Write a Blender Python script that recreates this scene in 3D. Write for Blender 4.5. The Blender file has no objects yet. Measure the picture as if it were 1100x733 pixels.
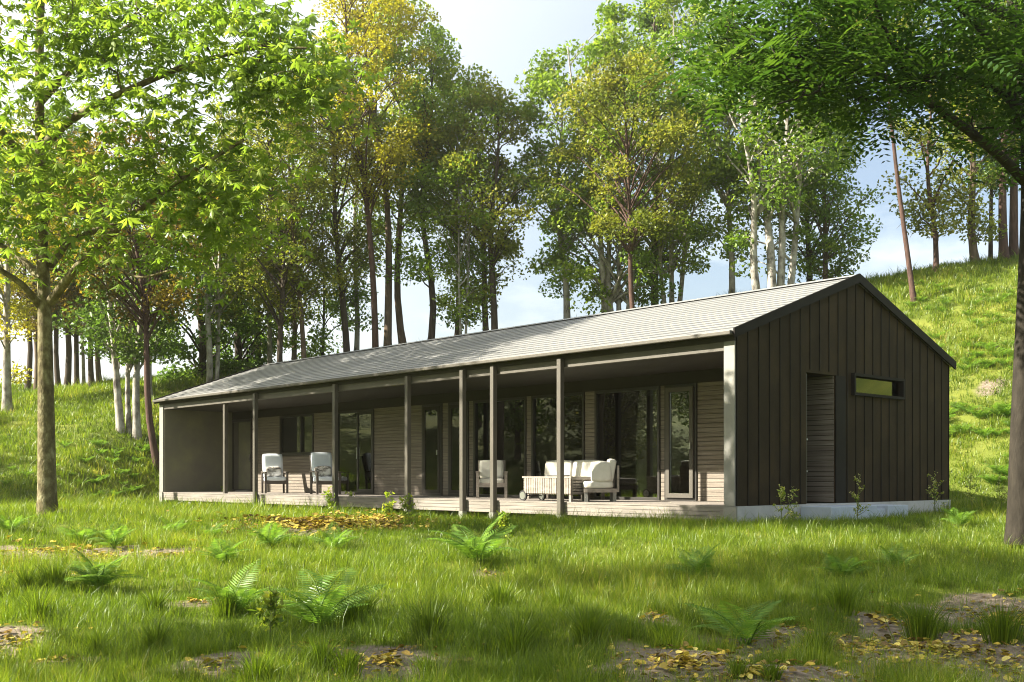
import bpy, math, random
import numpy as np
from mathutils import Vector, Matrix

random.seed(7)
RNG = np.random.default_rng(11)
scene = bpy.context.scene

# ------------------------------------------------------------------ camera, sky, sun, exposure
F_PX, CX, HZ, EYE = 1159.0, 550.0, 511.7, 0.48       # focal length and horizon, in photo pixels; eye height above the deck
cam_d = bpy.data.cameras.new("camera")
cam = bpy.data.objects.new("camera", cam_d)
scene.collection.objects.link(cam)
cam.location = (0, 0, EYE)
cam.rotation_euler = (math.radians(90), 0, 0)
cam_d.sensor_width = 36.0
cam_d.lens = 36.0 * F_PX / 1100.0
cam_d.shift_y = (HZ - 366.5) / 1100.0
cam_d.clip_start = 0.1
cam_d.clip_end = 6000
scene.camera = cam

SUN_EL = math.radians(36)
_az = Vector((-0.985, -0.17)).normalized()
SUN_DIR = Vector((_az.x * math.cos(SUN_EL), _az.y * math.cos(SUN_EL), math.sin(SUN_EL)))
sun_d = bpy.data.lights.new("sun", 'SUN')
sun_d.energy = 5.0
sun_d.angle = math.radians(0.55)
sun_d.color = (1.0, 0.93, 0.78)
sun_o = bpy.data.objects.new("sun", sun_d)
sun_o.rotation_euler = SUN_DIR.to_track_quat('Z', 'Y').to_euler()
sun_o.location = (-40, 10, 40)
scene.collection.objects.link(sun_o)

world = bpy.data.worlds.new("World")
scene.world = world
world.use_nodes = True
wn = world.node_tree
wn.nodes.clear()
def wnode(t, **kw):
    n = wn.nodes.new(t)
    for k, v in kw.items(): setattr(n, k, v)
    return n
w_out = wnode('ShaderNodeOutputWorld')
w_bg = wnode('ShaderNodeBackground')
w_bg.inputs['Strength'].default_value = 0.047
w_sky = wnode('ShaderNodeTexSky', sky_type='NISHITA', sun_disc=False)
w_sky.sun_elevation = SUN_EL
w_sky.sun_rotation = math.atan2(_az.x, _az.y)
w_sky.air_density = 1.0
w_sky.dust_density = 2.0
w_sky.ozone_density = 1.0
w_tc = wnode('ShaderNodeTexCoord')
w_map = wnode('ShaderNodeMapping')
w_map.inputs['Scale'].default_value = (1.6, 1.6, 4.5)
w_map.inputs['Location'].default_value = (0.3, 0.1, 0.0)
w_noise = wnode('ShaderNodeTexNoise')
w_noise.inputs['Scale'].default_value = 2.2
w_noise.inputs['Detail'].default_value = 9
w_noise.inputs['Roughness'].default_value = 0.58
w_ramp = wnode('ShaderNodeValToRGB')
w_ramp.color_ramp.elements[0].position = 0.46
w_ramp.color_ramp.elements[0].color = (0, 0, 0, 1)
w_ramp.color_ramp.elements[1].position = 0.70
w_ramp.color_ramp.elements[1].color = (1, 1, 1, 1)
# bright summer haze round the sun: more cloud towards it
w_dot = wnode('ShaderNodeVectorMath', operation='DOT_PRODUCT')
w_dot.inputs[1].default_value = SUN_DIR
w_mr = wnode('ShaderNodeMapRange')
w_mr.inputs['From Min'].default_value = -0.12
w_mr.inputs['From Max'].default_value = 0.35
w_mr.inputs['To Max'].default_value = 0.9
w_max = wnode('ShaderNodeMath', operation='MAXIMUM')
w_mr.inputs['To Min'].default_value = 0.10
w_sc = wnode('ShaderNodeMath', operation='MULTIPLY')
w_sc.inputs[1].default_value = 0.85
w_mix = wnode('ShaderNodeMixRGB')
w_mix.inputs['Color2'].default_value = (7.4, 7.7, 7.8, 1)
L_ = wn.links.new
L_(w_tc.outputs['Generated'], w_map.inputs['Vector'])
L_(w_map.outputs['Vector'], w_noise.inputs['Vector'])
L_(w_noise.outputs['Fac'], w_ramp.inputs['Fac'])
L_(w_tc.outputs['Generated'], w_dot.inputs[0])
L_(w_dot.outputs['Value'], w_mr.inputs['Value'])
L_(w_ramp.outputs['Color'], w_sc.inputs[0])
L_(w_sc.outputs[0], w_max.inputs[0])
L_(w_mr.outputs['Result'], w_max.inputs[1])
L_(w_max.outputs[0], w_mix.inputs['Fac'])
L_(w_sky.outputs['Color'], w_mix.inputs['Color1'])
L_(w_mix.outputs['Color'], w_bg.inputs['Color'])
L_(w_bg.outputs['Background'], w_out.inputs['Surface'])

scene.view_settings.view_transform = 'Standard'
scene.view_settings.look = 'None'
scene.view_settings.gamma = 1.0
scene.view_settings.use_curve_mapping = False
scene.view_settings.exposure = 2.2
scene.render.engine = 'CYCLES'
scene.cycles.use_denoising = True
scene.cycles.filter_width = 1.05
scene.cycles.max_bounces = 8
scene.cycles.diffuse_bounces = 3
scene.cycles.glossy_bounces = 3
scene.cycles.transmission_bounces = 5
scene.cycles.transparent_max_bounces = 8
scene.cycles.volume_bounces = 0
scene.cycles.caustics_reflective = False
scene.cycles.caustics_refractive = False
scene.cycles.sample_clamp_indirect = 6.0

# ------------------------------------------------------------------ helpers
def tag(o, label=None, cat=None, group=None, kind=None):
    if label: o['label'] = label
    if cat: o['category'] = cat
    if group: o['group'] = group
    if kind: o['kind'] = kind
    return o

def empty(name, loc=(0, 0, 0), rz=0.0, parent=None):
    o = bpy.data.objects.new(name, None)
    o.empty_display_size = 0.2
    o.location = loc
    o.rotation_euler = (0, 0, rz)
    scene.collection.objects.link(o)
    if parent: o.parent = parent
    return o

def np_mesh(name, V, faces, attrs=None, smooth=False):
    """faces: list of (M,k) int arrays; attrs: {name: per-vertex floats}"""
    V = np.asarray(V, dtype=np.float32)
    faces = [np.asarray(f, dtype=np.int32) for f in faces if len(f)]
    me = bpy.data.meshes.new(name)
    me.vertices.add(len(V))
    me.vertices.foreach_set('co', V.ravel())
    nl = sum(f.size for f in faces)
    npoly = sum(len(f) for f in faces)
    me.loops.add(nl)
    me.polygons.add(npoly)
    me.loops.foreach_set('vertex_index', np.concatenate([f.ravel() for f in faces]))
    tot = np.concatenate([np.full(len(f), f.shape[1], dtype=np.int32) for f in faces])
    start = np.concatenate([[0], np.cumsum(tot)[:-1]]).astype(np.int32)
    me.polygons.foreach_set('loop_start', start)
    me.polygons.foreach_set('loop_total', tot)
    if smooth:
        me.polygons.foreach_set('use_smooth', np.ones(npoly, dtype=bool))
    if attrs:
        for k, a in attrs.items():
            at_ = me.attributes.new(k, 'FLOAT', 'POINT')
            at_.data.foreach_set('value', np.asarray(a, dtype=np.float32))
    me.update(calc_edges=True)
    me.validate()
    return me

def link(name, me, mat, parent=None):
    o = bpy.data.objects.new(name, me)
    if mat is not None and len(me.materials) == 0: me.materials.append(mat)
    scene.collection.objects.link(o)
    if parent: o.parent = parent
    return o

class MB:
    """collects simple solids into one mesh"""
    def __init__(self): self.v = []; self.f = []
    def add(self, vs, fs):
        n = len(self.v)
        self.v += [tuple(p) for p in vs]
        self.f += [tuple(i + n for i in f) for f in fs]
        return self
    def box(self, x0, x1, y0, y1, z0, z1):
        vs = [(x0,y0,z0),(x1,y0,z0),(x1,y1,z0),(x0,y1,z0),(x0,y0,z1),(x1,y0,z1),(x1,y1,z1),(x0,y1,z1)]
        return self.add(vs, [(3,2,1,0),(4,5,6,7),(0,1,5,4),(1,2,6,5),(2,3,7,6),(3,0,4,7)])
    def bar(self, a, b, w, h, up=(0,0,1)):
        a = Vector(a); b = Vector(b); t = (b - a).normalized(); u = Vector(up)
        s = t.cross(u)
        if s.length < 1e-4: s = t.cross(Vector((1,0,0)))
        s.normalize(); u = s.cross(t)
        vs = []
        for p in (a, b):
            for (i, j) in ((-1,-1),(1,-1),(1,1),(-1,1)):
                vs.append(p + s * (i*w/2) + u * (j*h/2))
        return self.add(vs, [(0,1,2,3),(7,6,5,4),(0,4,5,1),(1,5,6,2),(2,6,7,3),(3,7,4,0)])
    def prism_x(self, prof, x0, x1):
        n = len(prof)
        vs = [(x0, y, z) for (y, z) in prof] + [(x1, y, z) for (y, z) in prof]
        fs = [tuple(range(n))[::-1], tuple(range(n, 2*n))]
        for i in range(n):
            j = (i+1) % n
            fs.append((i, j, n+j, n+i))
        return self.add(vs, fs)
    def cyl(self, a, b, r, n=16, r2=None):
        a = Vector(a); b = Vector(b); t = (b-a).normalized()
        s = t.orthogonal().normalized(); u = t.cross(s)
        r2 = r if r2 is None else r2
        vs = [a + (s*math.cos(2*math.pi*i/n) + u*math.sin(2*math.pi*i/n))*r for i in range(n)]
        vs += [b + (s*math.cos(2*math.pi*i/n) + u*math.sin(2*math.pi*i/n))*r2 for i in range(n)]
        fs = [tuple(range(n))[::-1], tuple(range(n, 2*n))]
        for i in range(n):
            j = (i+1) % n
            fs.append((i, j, n+j, n+i))
        return self.add(vs, fs)
    def build(self, name, mat, parent=None, bevel=0.0, smooth=False, subsurf=0):
        me = bpy.data.meshes.new(name)
        me.from_pydata(self.v, [], self.f)
        me.update()
        if smooth:
            for p in me.polygons: p.use_smooth = True
        o = link(name, me, mat, parent)
        if bevel:
            m = o.modifiers.new('bevel', 'BEVEL'); m.width = bevel; m.segments = 2; m.limit_method = 'ANGLE'
        if subsurf:
            m = o.modifiers.new('sub', 'SUBSURF'); m.levels = subsurf; m.render_levels = subsurf
        return o

def copy_tree(o, parent=None):
    c = o.copy()
    scene.collection.objects.link(c)
    if parent: c.parent = parent
    for ch in list(o.children): copy_tree(ch, c)
    return c

# ------------------------------------------------------------------ materials
def new_mat(name):
    m = bpy.data.materials.new(name)
    m.use_nodes = True
    nt = m.node_tree
    nt.nodes.clear()
    out = nt.nodes.new('ShaderNodeOutputMaterial')
    return m, nt, out
def nd(nt, t, ins=None, **kw):
    n = nt.nodes.new(t)
    for k, v in kw.items(): setattr(n, k, v)
    if ins:
        for k, v in ins.items():
            if hasattr(v, 'is_output') or isinstance(v, bpy.types.NodeSocket): nt.links.new(v, n.inputs[k])
            else: n.inputs[k].default_value = v
    return n
def ramp(nt, fac, stops):
    n = nt.nodes.new('ShaderNodeValToRGB')
    cr = n.color_ramp
    while len(cr.elements) < len(stops): cr.elements.new(0.5)
    for e, (p, c) in zip(cr.elements, stops):
        e.position = p; e.color = (*c, 1)
    nt.links.new(fac, n.inputs['Fac'])
    return n.outputs['Color']

def surf_mat(name, stops, rough=0.6, metallic=0.0, scale=(1,1,1), noise=4.0, detail=6, bump=0.0, bump_scale=None, coords='Object', spec=0.5, distort=0.0):
    m, nt, out = new_mat(name)
    tc = nd(nt, 'ShaderNodeTexCoord')
    mp = nd(nt, 'ShaderNodeMapping', {'Vector': tc.outputs[coords], 'Scale': scale})
    ns = nd(nt, 'ShaderNodeTexNoise', {'Vector': mp.outputs[0], 'Scale': noise, 'Detail': detail, 'Roughness': 0.62, 'Distortion': distort})
    col = ramp(nt, ns.outputs['Fac'], stops)
    b = nd(nt, 'ShaderNodeBsdfPrincipled', {'Base Color': col, 'Roughness': rough, 'Metallic': metallic, 'Specular IOR Level': spec})
    if bump:
        n2 = nd(nt, 'ShaderNodeTexNoise', {'Vector': mp.outputs[0], 'Scale': bump_scale or noise*4, 'Detail': 6})
        bp = nd(nt, 'ShaderNodeBump', {'Height': n2.outputs['Fac'], 'Strength': bump, 'Distance': 0.02})
        nt.links.new(bp.outputs['Normal'], b.inputs['Normal'])
    nt.links.new(b.outputs[0], out.inputs['Surface'])
    return m

def leaf_mat(name, stops, trans=0.48, boost=1.3, gloss=0.02):
    """stops: colours over the per-leaf 'tint' attribute"""
    m, nt, out = new_mat(name)
    at_ = nd(nt, 'ShaderNodeAttribute', attribute_name='tint')
    oi = nd(nt, 'ShaderNodeObjectInfo')
    col = ramp(nt, at_.outputs['Fac'], stops)
    hv = nd(nt, 'ShaderNodeMapRange', {'Value': oi.outputs['Random'], 'To Min': 0.85, 'To Max': 1.15})
    hs = nd(nt, 'ShaderNodeHueSaturation', {'Color': col, 'Value': hv.outputs[0]})
    df = nd(nt, 'ShaderNodeBsdfDiffuse', {'Color': hs.outputs[0]})
    tcol = nd(nt, 'ShaderNodeMixRGB', {'Fac': 1.0, 'Color1': hs.outputs[0], 'Color2': (boost*1.1, boost*1.15, boost*0.55, 1)}, blend_type='MULTIPLY')
    tr = nd(nt, 'ShaderNodeBsdfTranslucent', {'Color': tcol.outputs[0]})
    mx = nd(nt, 'ShaderNodeMixShader', {0: trans, 1: df.outputs[0], 2: tr.outputs[0]})
    gl = nd(nt, 'ShaderNodeBsdfGlossy', {'Color': (0.9, 0.95, 0.9, 1), 'Roughness': 0.38})
    mg = nd(nt, 'ShaderNodeMixShader', {0: gloss, 1: mx.outputs[0], 2: gl.outputs[0]})
    nt.links.new(mg.outputs[0], out.inputs['Surface'])
    return m

M = {}
M['roof'] = surf_mat('roof_metal', [(0.3, (0.19, 0.19, 0.186)), (0.7, (0.26, 0.258, 0.25))], rough=0.42, metallic=0.25, scale=(0.35, 3, 3), noise=2.0, bump=0.05)
M['lap'] = surf_mat('lap_shade_dark', [(0.3, (0.055, 0.055, 0.054)), (0.7, (0.085, 0.084, 0.08))], rough=0.5)  # dark tone standing in for shade along the roof laps
M['cladding'] = surf_mat('bronze_cladding', [(0.25, (0.023, 0.0165, 0.010)), (0.5, (0.034, 0.0245, 0.0145)), (0.75, (0.056, 0.038, 0.020))], rough=0.75, metallic=0.0, spec=0.12, scale=(1, 1, 0.8), noise=1.6, detail=8, bump=0.08, bump_scale=40)
M['seam'] = surf_mat('dark_seam', [(0.3, (0.013, 0.011, 0.010)), (0.7, (0.020, 0.017, 0.015))], rough=0.7, spec=0.15)
M['trim'] = surf_mat('pale_trim_paint', [(0.3, (0.17, 0.166, 0.15)), (0.7, (0.21, 0.205, 0.185))], rough=0.6, noise=2.0)
M['post'] = surf_mat('taupe_post_paint', [(0.3, (0.062, 0.055, 0.044)), (0.7, (0.082, 0.073, 0.06))], rough=0.5, noise=3.0)
M['dark'] = surf_mat('dark_frame_paint', [(0.3, (0.022, 0.02, 0.018)), (0.7, (0.032, 0.029, 0.026))], rough=0.4, noise=3.0)
M['soffit'] = surf_mat('dark_soffit', [(0.3, (0.016, 0.012, 0.009)), (0.7, (0.022, 0.017, 0.013))], rough=0.7, noise=3.0)
M['endpanel'] = surf_mat('grey_green_panel', [(0.3, (0.10, 0.092, 0.075)), (0.5, (0.125, 0.118, 0.082)), (0.72, (0.17, 0.17, 0.09))], rough=0.6, noise=1.1, detail=7)
M['siding'] = surf_mat('weathered_siding', [(0.2, (0.075, 0.06, 0.047)), (0.5, (0.155, 0.13, 0.105)), (0.8, (0.27, 0.24, 0.20))], rough=0.75, scale=(0.5, 4, 14), noise=2.2, detail=8, bump=0.15)
M['deckwood'] = surf_mat('weathered_deck', [(0.2, (0.10, 0.085, 0.074)), (0.5, (0.18, 0.158, 0.138)), (0.8, (0.27, 0.245, 0.215))], rough=0.75, scale=(0.5, 6, 12), noise=2.2, detail=8, bump=0.15)
M['teak'] = surf_mat('silvered_teak', [(0.2, (0.13, 0.105, 0.085)), (0.5, (0.22, 0.19, 0.165)), (0.8, (0.32, 0.29, 0.255))], rough=0.7, scale=(3, 3, 6), noise=3.0, detail=6)
M['darkwood'] = surf_mat('dark_chair_wood', [(0.2, (0.05, 0.04, 0.035)), (0.8, (0.11, 0.09, 0.075))], rough=0.6, scale=(3, 3, 8), noise=3.0)
M['cushion'] = surf_mat('white_cushion', [(0.3, (0.50, 0.48, 0.43)), (0.7, (0.58, 0.56, 0.51))], rough=0.95, noise=6.0, bump=0.1, bump_scale=60)
M['bluecushion'] = surf_mat('pale_blue_cushion', [(0.3, (0.60, 0.66, 0.73)), (0.7, (0.76, 0.79, 0.83))], rough=0.95, noise=2.5, bump=0.1, bump_scale=60)
M['pillow'] = surf_mat('mountain_print_pillow', [(0.36, (0.03, 0.03, 0.03)), (0.46, (0.35, 0.32, 0.28)), (0.56, (0.70, 0.67, 0.62))], rough=0.95, scale=(4, 4, 9), noise=1.2, detail=4, distort=0.6)
M['concrete'] = surf_mat('concrete', [(0.3, (0.34, 0.34, 0.33)), (0.7, (0.46, 0.455, 0.44))], rough=0.85, noise=3.0, detail=8, bump=0.1)
M['blue_lit'] = surf_mat('blue_lit_concrete', [(0.3, (0.33, 0.38, 0.45)), (0.7, (0.44, 0.49, 0.56))], rough=0.7, noise=3.0, detail=8, bump=0.1)  # concrete, with the blue light on it put into the colour
M['interior'] = surf_mat('interior_plaster', [(0.3, (0.42, 0.40, 0.36)), (0.7, (0.48, 0.46, 0.42))], rough=0.8)
M['intfloor'] = surf_mat('interior_timber', [(0.2, (0.12, 0.08, 0.05)), (0.8, (0.2, 0.14, 0.09))], rough=0.45, scale=(0.5, 6, 1), noise=2)
M['curtain'] = surf_mat('linen_curtain', [(0.3, (0.55, 0.52, 0.46)), (0.7, (0.65, 0.62, 0.56))], rough=0.9)
M['metal'] = surf_mat('brushed_metal', [(0.3, (0.55, 0.55, 0.55)), (0.7, (0.65, 0.65, 0.65))], rough=0.3, metallic=0.9)
M['rubber'] = surf_mat('black_rubber', [(0.3, (0.015, 0.015, 0.015)), (0.7, (0.025, 0.025, 0.025))], rough=0.7)

m, nt, out = new_mat('window_glass')
fr = nd(nt, 'ShaderNodeFresnel', {'IOR': 1.52})
ad = nd(nt, 'ShaderNodeMath', {0: fr.outputs[0], 1: 0.05}, operation='ADD', use_clamp=True)
tp = nd(nt, 'ShaderNodeBsdfTransparent', {'Color': (0.72, 0.76, 0.72, 1)})
gl = nd(nt, 'ShaderNodeBsdfGlossy', {'Color': (1, 1, 1, 1), 'Roughness': 0.0})
mx = nd(nt, 'ShaderNodeMixShader', {0: ad.outputs[0], 1: tp.outputs[0], 2: gl.outputs[0]})
nt.links.new(mx.outputs[0], out.inputs['Surface'])
M['glass'] = m

def bark_mat(name, stops, scale=(6, 6, 1.2), bump=0.5):
    return surf_mat(name, stops, rough=0.9, scale=scale, noise=2.0, detail=9, bump=bump, bump_scale=7, spec=0.2)
M['bark_dark'] = bark_mat('dark_bark', [(0.25, (0.025, 0.02, 0.016)), (0.75, (0.085, 0.065, 0.05))])
M['bark_brown'] = bark_mat('brown_bark', [(0.25, (0.06, 0.042, 0.03)), (0.75, (0.17, 0.125, 0.09))])
M['bark_red'] = bark_mat('reddish_bark', [(0.25, (0.03, 0.018, 0.015)), (0.75, (0.115, 0.068, 0.054))])
M['bark_pale'] = bark_mat('pale_birch_bark', [(0.34, (0.06, 0.05, 0.045)), (0.46, (0.24, 0.22, 0.19)), (0.7, (0.46, 0.44, 0.39))], scale=(2.2, 2.2, 1.3), bump=0.3)
M['bark_lichen'] = bark_mat('lichen_bark', [(0.3, (0.045, 0.035, 0.02)), (0.5, (0.12, 0.10, 0.05)), (0.66, (0.24, 0.22, 0.13))], scale=(5, 5, 3), bump=0.7)
M['bark_grey'] = bark_mat('grey_bark', [(0.25, (0.010, 0.008, 0.006)), (0.75, (0.038, 0.032, 0.024))], scale=(5, 5, 1.6))
M['stem'] = bark_mat('green_stem', [(0.25, (0.09, 0.12, 0.035)), (0.75, (0.16, 0.17, 0.06))])

M['leaf_green'] = leaf_mat('green_leaves', [(0.0, (0.085, 0.154, 0.022)), (0.5, (0.146, 0.228, 0.031)), (1.0, (0.269, 0.325, 0.047))])
M['leaf_dark'] = leaf_mat('dark_green_leaves', [(0.0, (0.054, 0.108, 0.022)), (0.6, (0.102, 0.168, 0.032)), (1.0, (0.170, 0.226, 0.040))])
M['leaf_lime'] = leaf_mat('lime_leaves', [(0.0, (0.117, 0.185, 0.024)), (0.5, (0.198, 0.263, 0.034)), (1.0, (0.312, 0.325, 0.048))], trans=0.5)
M['leaf_gold'] = leaf_mat('glow_yellow_leaves', [(0.0, (0.161, 0.161, 0.015)), (0.5, (0.310, 0.282, 0.020)), (1.0, (0.460, 0.391, 0.035))], trans=0.5)  # yellow of the sun's glow on the tall crowns, put into the leaf colour
M['leaf_olive'] = leaf_mat('olive_leaves', [(0.0, (0.086, 0.113, 0.018)), (0.5, (0.166, 0.190, 0.029)), (1.0, (0.302, 0.274, 0.042))])
M['leaf_rust'] = leaf_mat('rusty_leaves', [(0.0, (0.08, 0.065, 0.012)), (0.5, (0.15, 0.11, 0.018)), (1.0, (0.25, 0.165, 0.024))])
M['leaf_fresh'] = leaf_mat('fresh_green_leaves', [(0.0, (0.09, 0.15, 0.02)), (0.5, (0.155, 0.225, 0.035)), (1.0, (0.25, 0.30, 0.055))], trans=0.55)
M['leaf_deep'] = leaf_mat('deep_green_pinnate', [(0.0, (0.022, 0.052, 0.010)), (0.5, (0.042, 0.09, 0.016)), (1.0, (0.085, 0.145, 0.024))], trans=0.42)
M['fern'] = leaf_mat('fern_green', [(0.0, (0.06, 0.14, 0.022)), (0.5, (0.11, 0.205, 0.032)), (1.0, (0.20, 0.29, 0.05))], trans=0.48)
M['grass'] = leaf_mat('grass_blades', [(0.0, (0.05, 0.085, 0.008)), (0.45, (0.125, 0.185, 0.014)), (0.8, (0.225, 0.265, 0.024)), (1.0, (0.36, 0.30, 0.08))], trans=0.47)
M['litter'] = leaf_mat('yellow_fallen_leaves', [(0.0, (0.10, 0.06, 0.025)), (0.3, (0.22, 0.15, 0.035)), (0.65, (0.42, 0.32, 0.05)), (1.0, (0.50, 0.42, 0.12))], trans=0.15)
M['flower'] = leaf_mat('pale_flower_buds', [(0.0, (0.36, 0.38, 0.14)), (1.0, (0.58, 0.54, 0.26))], trans=0.3)

# ground: soil where bare, thatch under the grass elsewhere
m, nt, out = new_mat('ground_soil')
tc = nd(nt, 'ShaderNodeTexCoord')
at_ = nd(nt, 'ShaderNodeAttribute', attribute_name='bare')
n1 = nd(nt, 'ShaderNodeTexNoise', {'Vector': tc.outputs['Object'], 'Scale': 1.3, 'Detail': 9, 'Roughness': 0.7})
n2 = nd(nt, 'ShaderNodeTexNoise', {'Vector': tc.outputs['Object'], 'Scale': 14.0, 'Detail': 8, 'Roughness': 0.7})
soil = ramp(nt, n2.outputs['Fac'], [(0.25, (0.07, 0.052, 0.036)), (0.5, (0.17, 0.135, 0.10)), (0.75, (0.30, 0.25, 0.19))])
n3 = nd(nt, 'ShaderNodeTexNoise', {'Vector': tc.outputs['Object'], 'Scale': 0.35, 'Detail': 6, 'Roughness': 0.6})
tha = ramp(nt, n3.outputs['Fac'], [(0.3, (0.055, 0.08, 0.012)), (0.5, (0.10, 0.125, 0.018)), (0.7, (0.16, 0.17, 0.03))])
nm = nd(nt, 'ShaderNodeMath', {0: n1.outputs['Fac'], 1: 0.5}, operation='SUBTRACT')
nm2 = nd(nt, 'ShaderNodeMath', {0: nm.outputs[0], 1: 0.9}, operation='MULTIPLY')
fa = nd(nt, 'ShaderNodeMath', {0: at_.outputs['Fac'], 1: nm2.outputs[0]}, operation='ADD', use_clamp=True)
mr = nd(nt, 'ShaderNodeMapRange', {'Value': fa.outputs[0], 'From Min': 0.3, 'From Max': 0.55})
mc = nd(nt, 'ShaderNodeMixRGB', {'Fac': mr.outputs[0], 'Color1': tha, 'Color2': soil})
b = nd(nt, 'ShaderNodeBsdfPrincipled', {'Base Color': mc.outputs[0], 'Roughness': 0.95, 'Specular IOR Level': 0.15})
bp = nd(nt, 'ShaderNodeBump', {'Height': n2.outputs['Fac'], 'Strength': 0.9, 'Distance': 0.03})
nt.links.new(bp.outputs['Normal'], b.inputs['Normal'])
nt.links.new(b.outputs[0], out.inputs['Surface'])
M['ground'] = m

# ------------------------------------------------------------------ the house's place
A_ = math.radians(42.35)
HC = np.array([3.567, 17.2])
AX = np.array([math.sin(A_), -math.cos(A_)])     # local x: along the front, towards the near corner
AY = np.array([math.cos(A_), math.sin(A_)])      # local y: into the house
H_ROT = -(math.pi/2 - A_)
HL, HW = 21.2, 7.3
def h2w(x, y, z=0.0):
    p = HC + x*AX + y*AY
    return (p[0], p[1], z)
def w2h(X, Y):
    dx, dy = X - HC[0], Y - HC[1]
    return dx*AX[0] + dy*AX[1], dx*AY[0] + dy*AY[1]

# ------------------------------------------------------------------ terrain
def bumps(X, Y):
    return (np.sin(X*0.9+1.3)*np.cos(Y*0.8+0.4)*0.05 + np.sin(X*2.1+Y*1.7)*0.025 + np.cos(X*1.3-Y*2.6+2)*0.03 + np.sin(X*4.3+1.1*np.sin(Y*2.2))*np.cos(Y*3.9+0.8*np.sin(X*1.9))*0.03)
_fx = [-80, -30, -14, -11.5, -5.5, 9.2, 13, 20, 60]
_fy = [27, 27, 28, 33.6, 39.5, 24.2, 22.5, 21, 20]
def terrain(X, Y):
    X = np.asarray(X, float); Y = np.asarray(Y, float)
    z0 = -0.36 - 0.043*np.clip(16.0 - Y, 0, 14) - 0.012*np.clip(Y-16, 0, 10)*0
    z0 = z0 + 0.17*np.exp(-((X-4.0)/5.0)**2 - ((Y-15.0)/2.2)**2)
    z0 = z0 + 0.30*np.exp(-((X+8.0)/4.0)**2 - ((Y-15.9)/3.0)**2)
    Yf = np.interp(X, _fx, _fy)
    Yr = 46.4 - 0.226*np.clip(X, -60, 60)
    zr = 6.9 + 0.108*np.clip(X, -60, 40) - 0.55*np.exp(-((X+2)/12.0)**2)
    t = np.clip((Y - Yf)/(Yr - Yf), 0, 1)
    s = 0.55*t + 0.45*t*t*(3-2*t)
    z = z0 + (zr - z0)*s
    z = z + 7.0*np.clip((-X-21)/30.0, 0, 1)**1.2
    over = np.clip(Y - Yr, 0, None)
    z = z - np.where(over > 0, 0.010*over**2/(1+over*0.03), 0)
    z = np.maximum(z, -14.0)
    far = np.clip((np.hypot(X, Y) - 60)/200, 0, 1)
    z = z*(1-far) + np.where(over > 0, -14.0, z0)*far
    hx, hy = w2h(X, Y)
    d = np.maximum(np.maximum(-HL-hx, hx), np.maximum(-hy, hy-HW))
    pad = np.clip(d/2.6, 0, 1)**0.8
    zb = z + bumps(X, Y)*np.clip(d/0.6, 0, 1)*np.where(np.hypot(X, Y) < 80, 1, 0)
    return zb*pad + (-0.50 + 0.20*np.clip((hx+3.0)/2.5, 0, 1))*(1-pad)
def at(px, py, Y):
    return ((px-CX)/F_PX*Y, Y, EYE + (HZ-py)/F_PX*Y)
def ground_at(px, py):
    """where the sight line through a photo pixel meets the ground"""
    Ys = np.linspace(4.5, 58, 3000)
    X = (px-CX)/F_PX*Ys; Z = EYE + (HZ-py)/F_PX*Ys
    hit = np.nonzero(terrain(X, Ys) >= Z)[0]
    k = hit[0] if len(hit) else len(Ys)-1
    return X[k], Ys[k], float(terrain(X[k], Ys[k]))

BARE = []   # ellipses of bare, leaf-strewn soil: centre, radii
for (px, py, rx, ry) in [(55, 592, 1.1, 0.55), (20, 618, 0.9, 0.5), (60, 712, 0.35, 0.25), (10, 690, 0.35, 0.35), (410, 712, 0.5, 0.5),
                         (230, 716, 0.30, 0.25), (330, 700, 0.2, 0.3), (345, 566, 1.15, 0.9), (420, 573, 0.4, 0.4), (390, 563, 0.8, 0.7), (735, 712, 0.62, 0.6), (880, 700, 0.85, 0.55), (1010, 700, 0.95, 0.9),
                         (1085, 668, 0.7, 0.7), (800, 725, 0.8, 0.4), (950, 668, 0.4, 0.35), (705, 665, 0.14, 0.3), (528, 620, 0.2, 0.25), (180, 598, 0.5, 0.3), (210, 648, 0.25, 0.15), (120, 600, 0.5, 0.35)]:
    x, y, z = ground_at(px, py)
    BARE.append((x, y, rx, ry))
for (px, py, rx, ry) in [(1050, 345, 0.4, 0.15), (985, 345, 0.35, 0.15), (1060, 415, 0.3, 0.12), (1045, 495, 0.25, 0.15), (30, 545, 0.8, 0.4)]:
    x, y, z = ground_at(px, py)
    BARE.append((x, y, rx, ry))
def bare(X, Y):
    X = np.asarray(X, float); Y = np.asarray(Y, float)
    wob = 0.18*np.sin(X*7.1+Y*3.3) + 0.14*np.cos(Y*9.2-X*4.1)
    r = np.zeros_like(X)
    for (cx, cy, rx, ry) in BARE:
        q = np.sqrt(((X-cx)/rx)**2 + ((Y-cy)/ry)**2) + wob
        r = np.maximum(r, np.clip(1.5 - q, 0, 1))
    hx, hy = w2h(X, Y)
    inside = (hx > -HL-0.05) & (hx < 0.0) & (hy > 0.15) & (hy < HW)
    return np.where(inside, 1.0, r)

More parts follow.
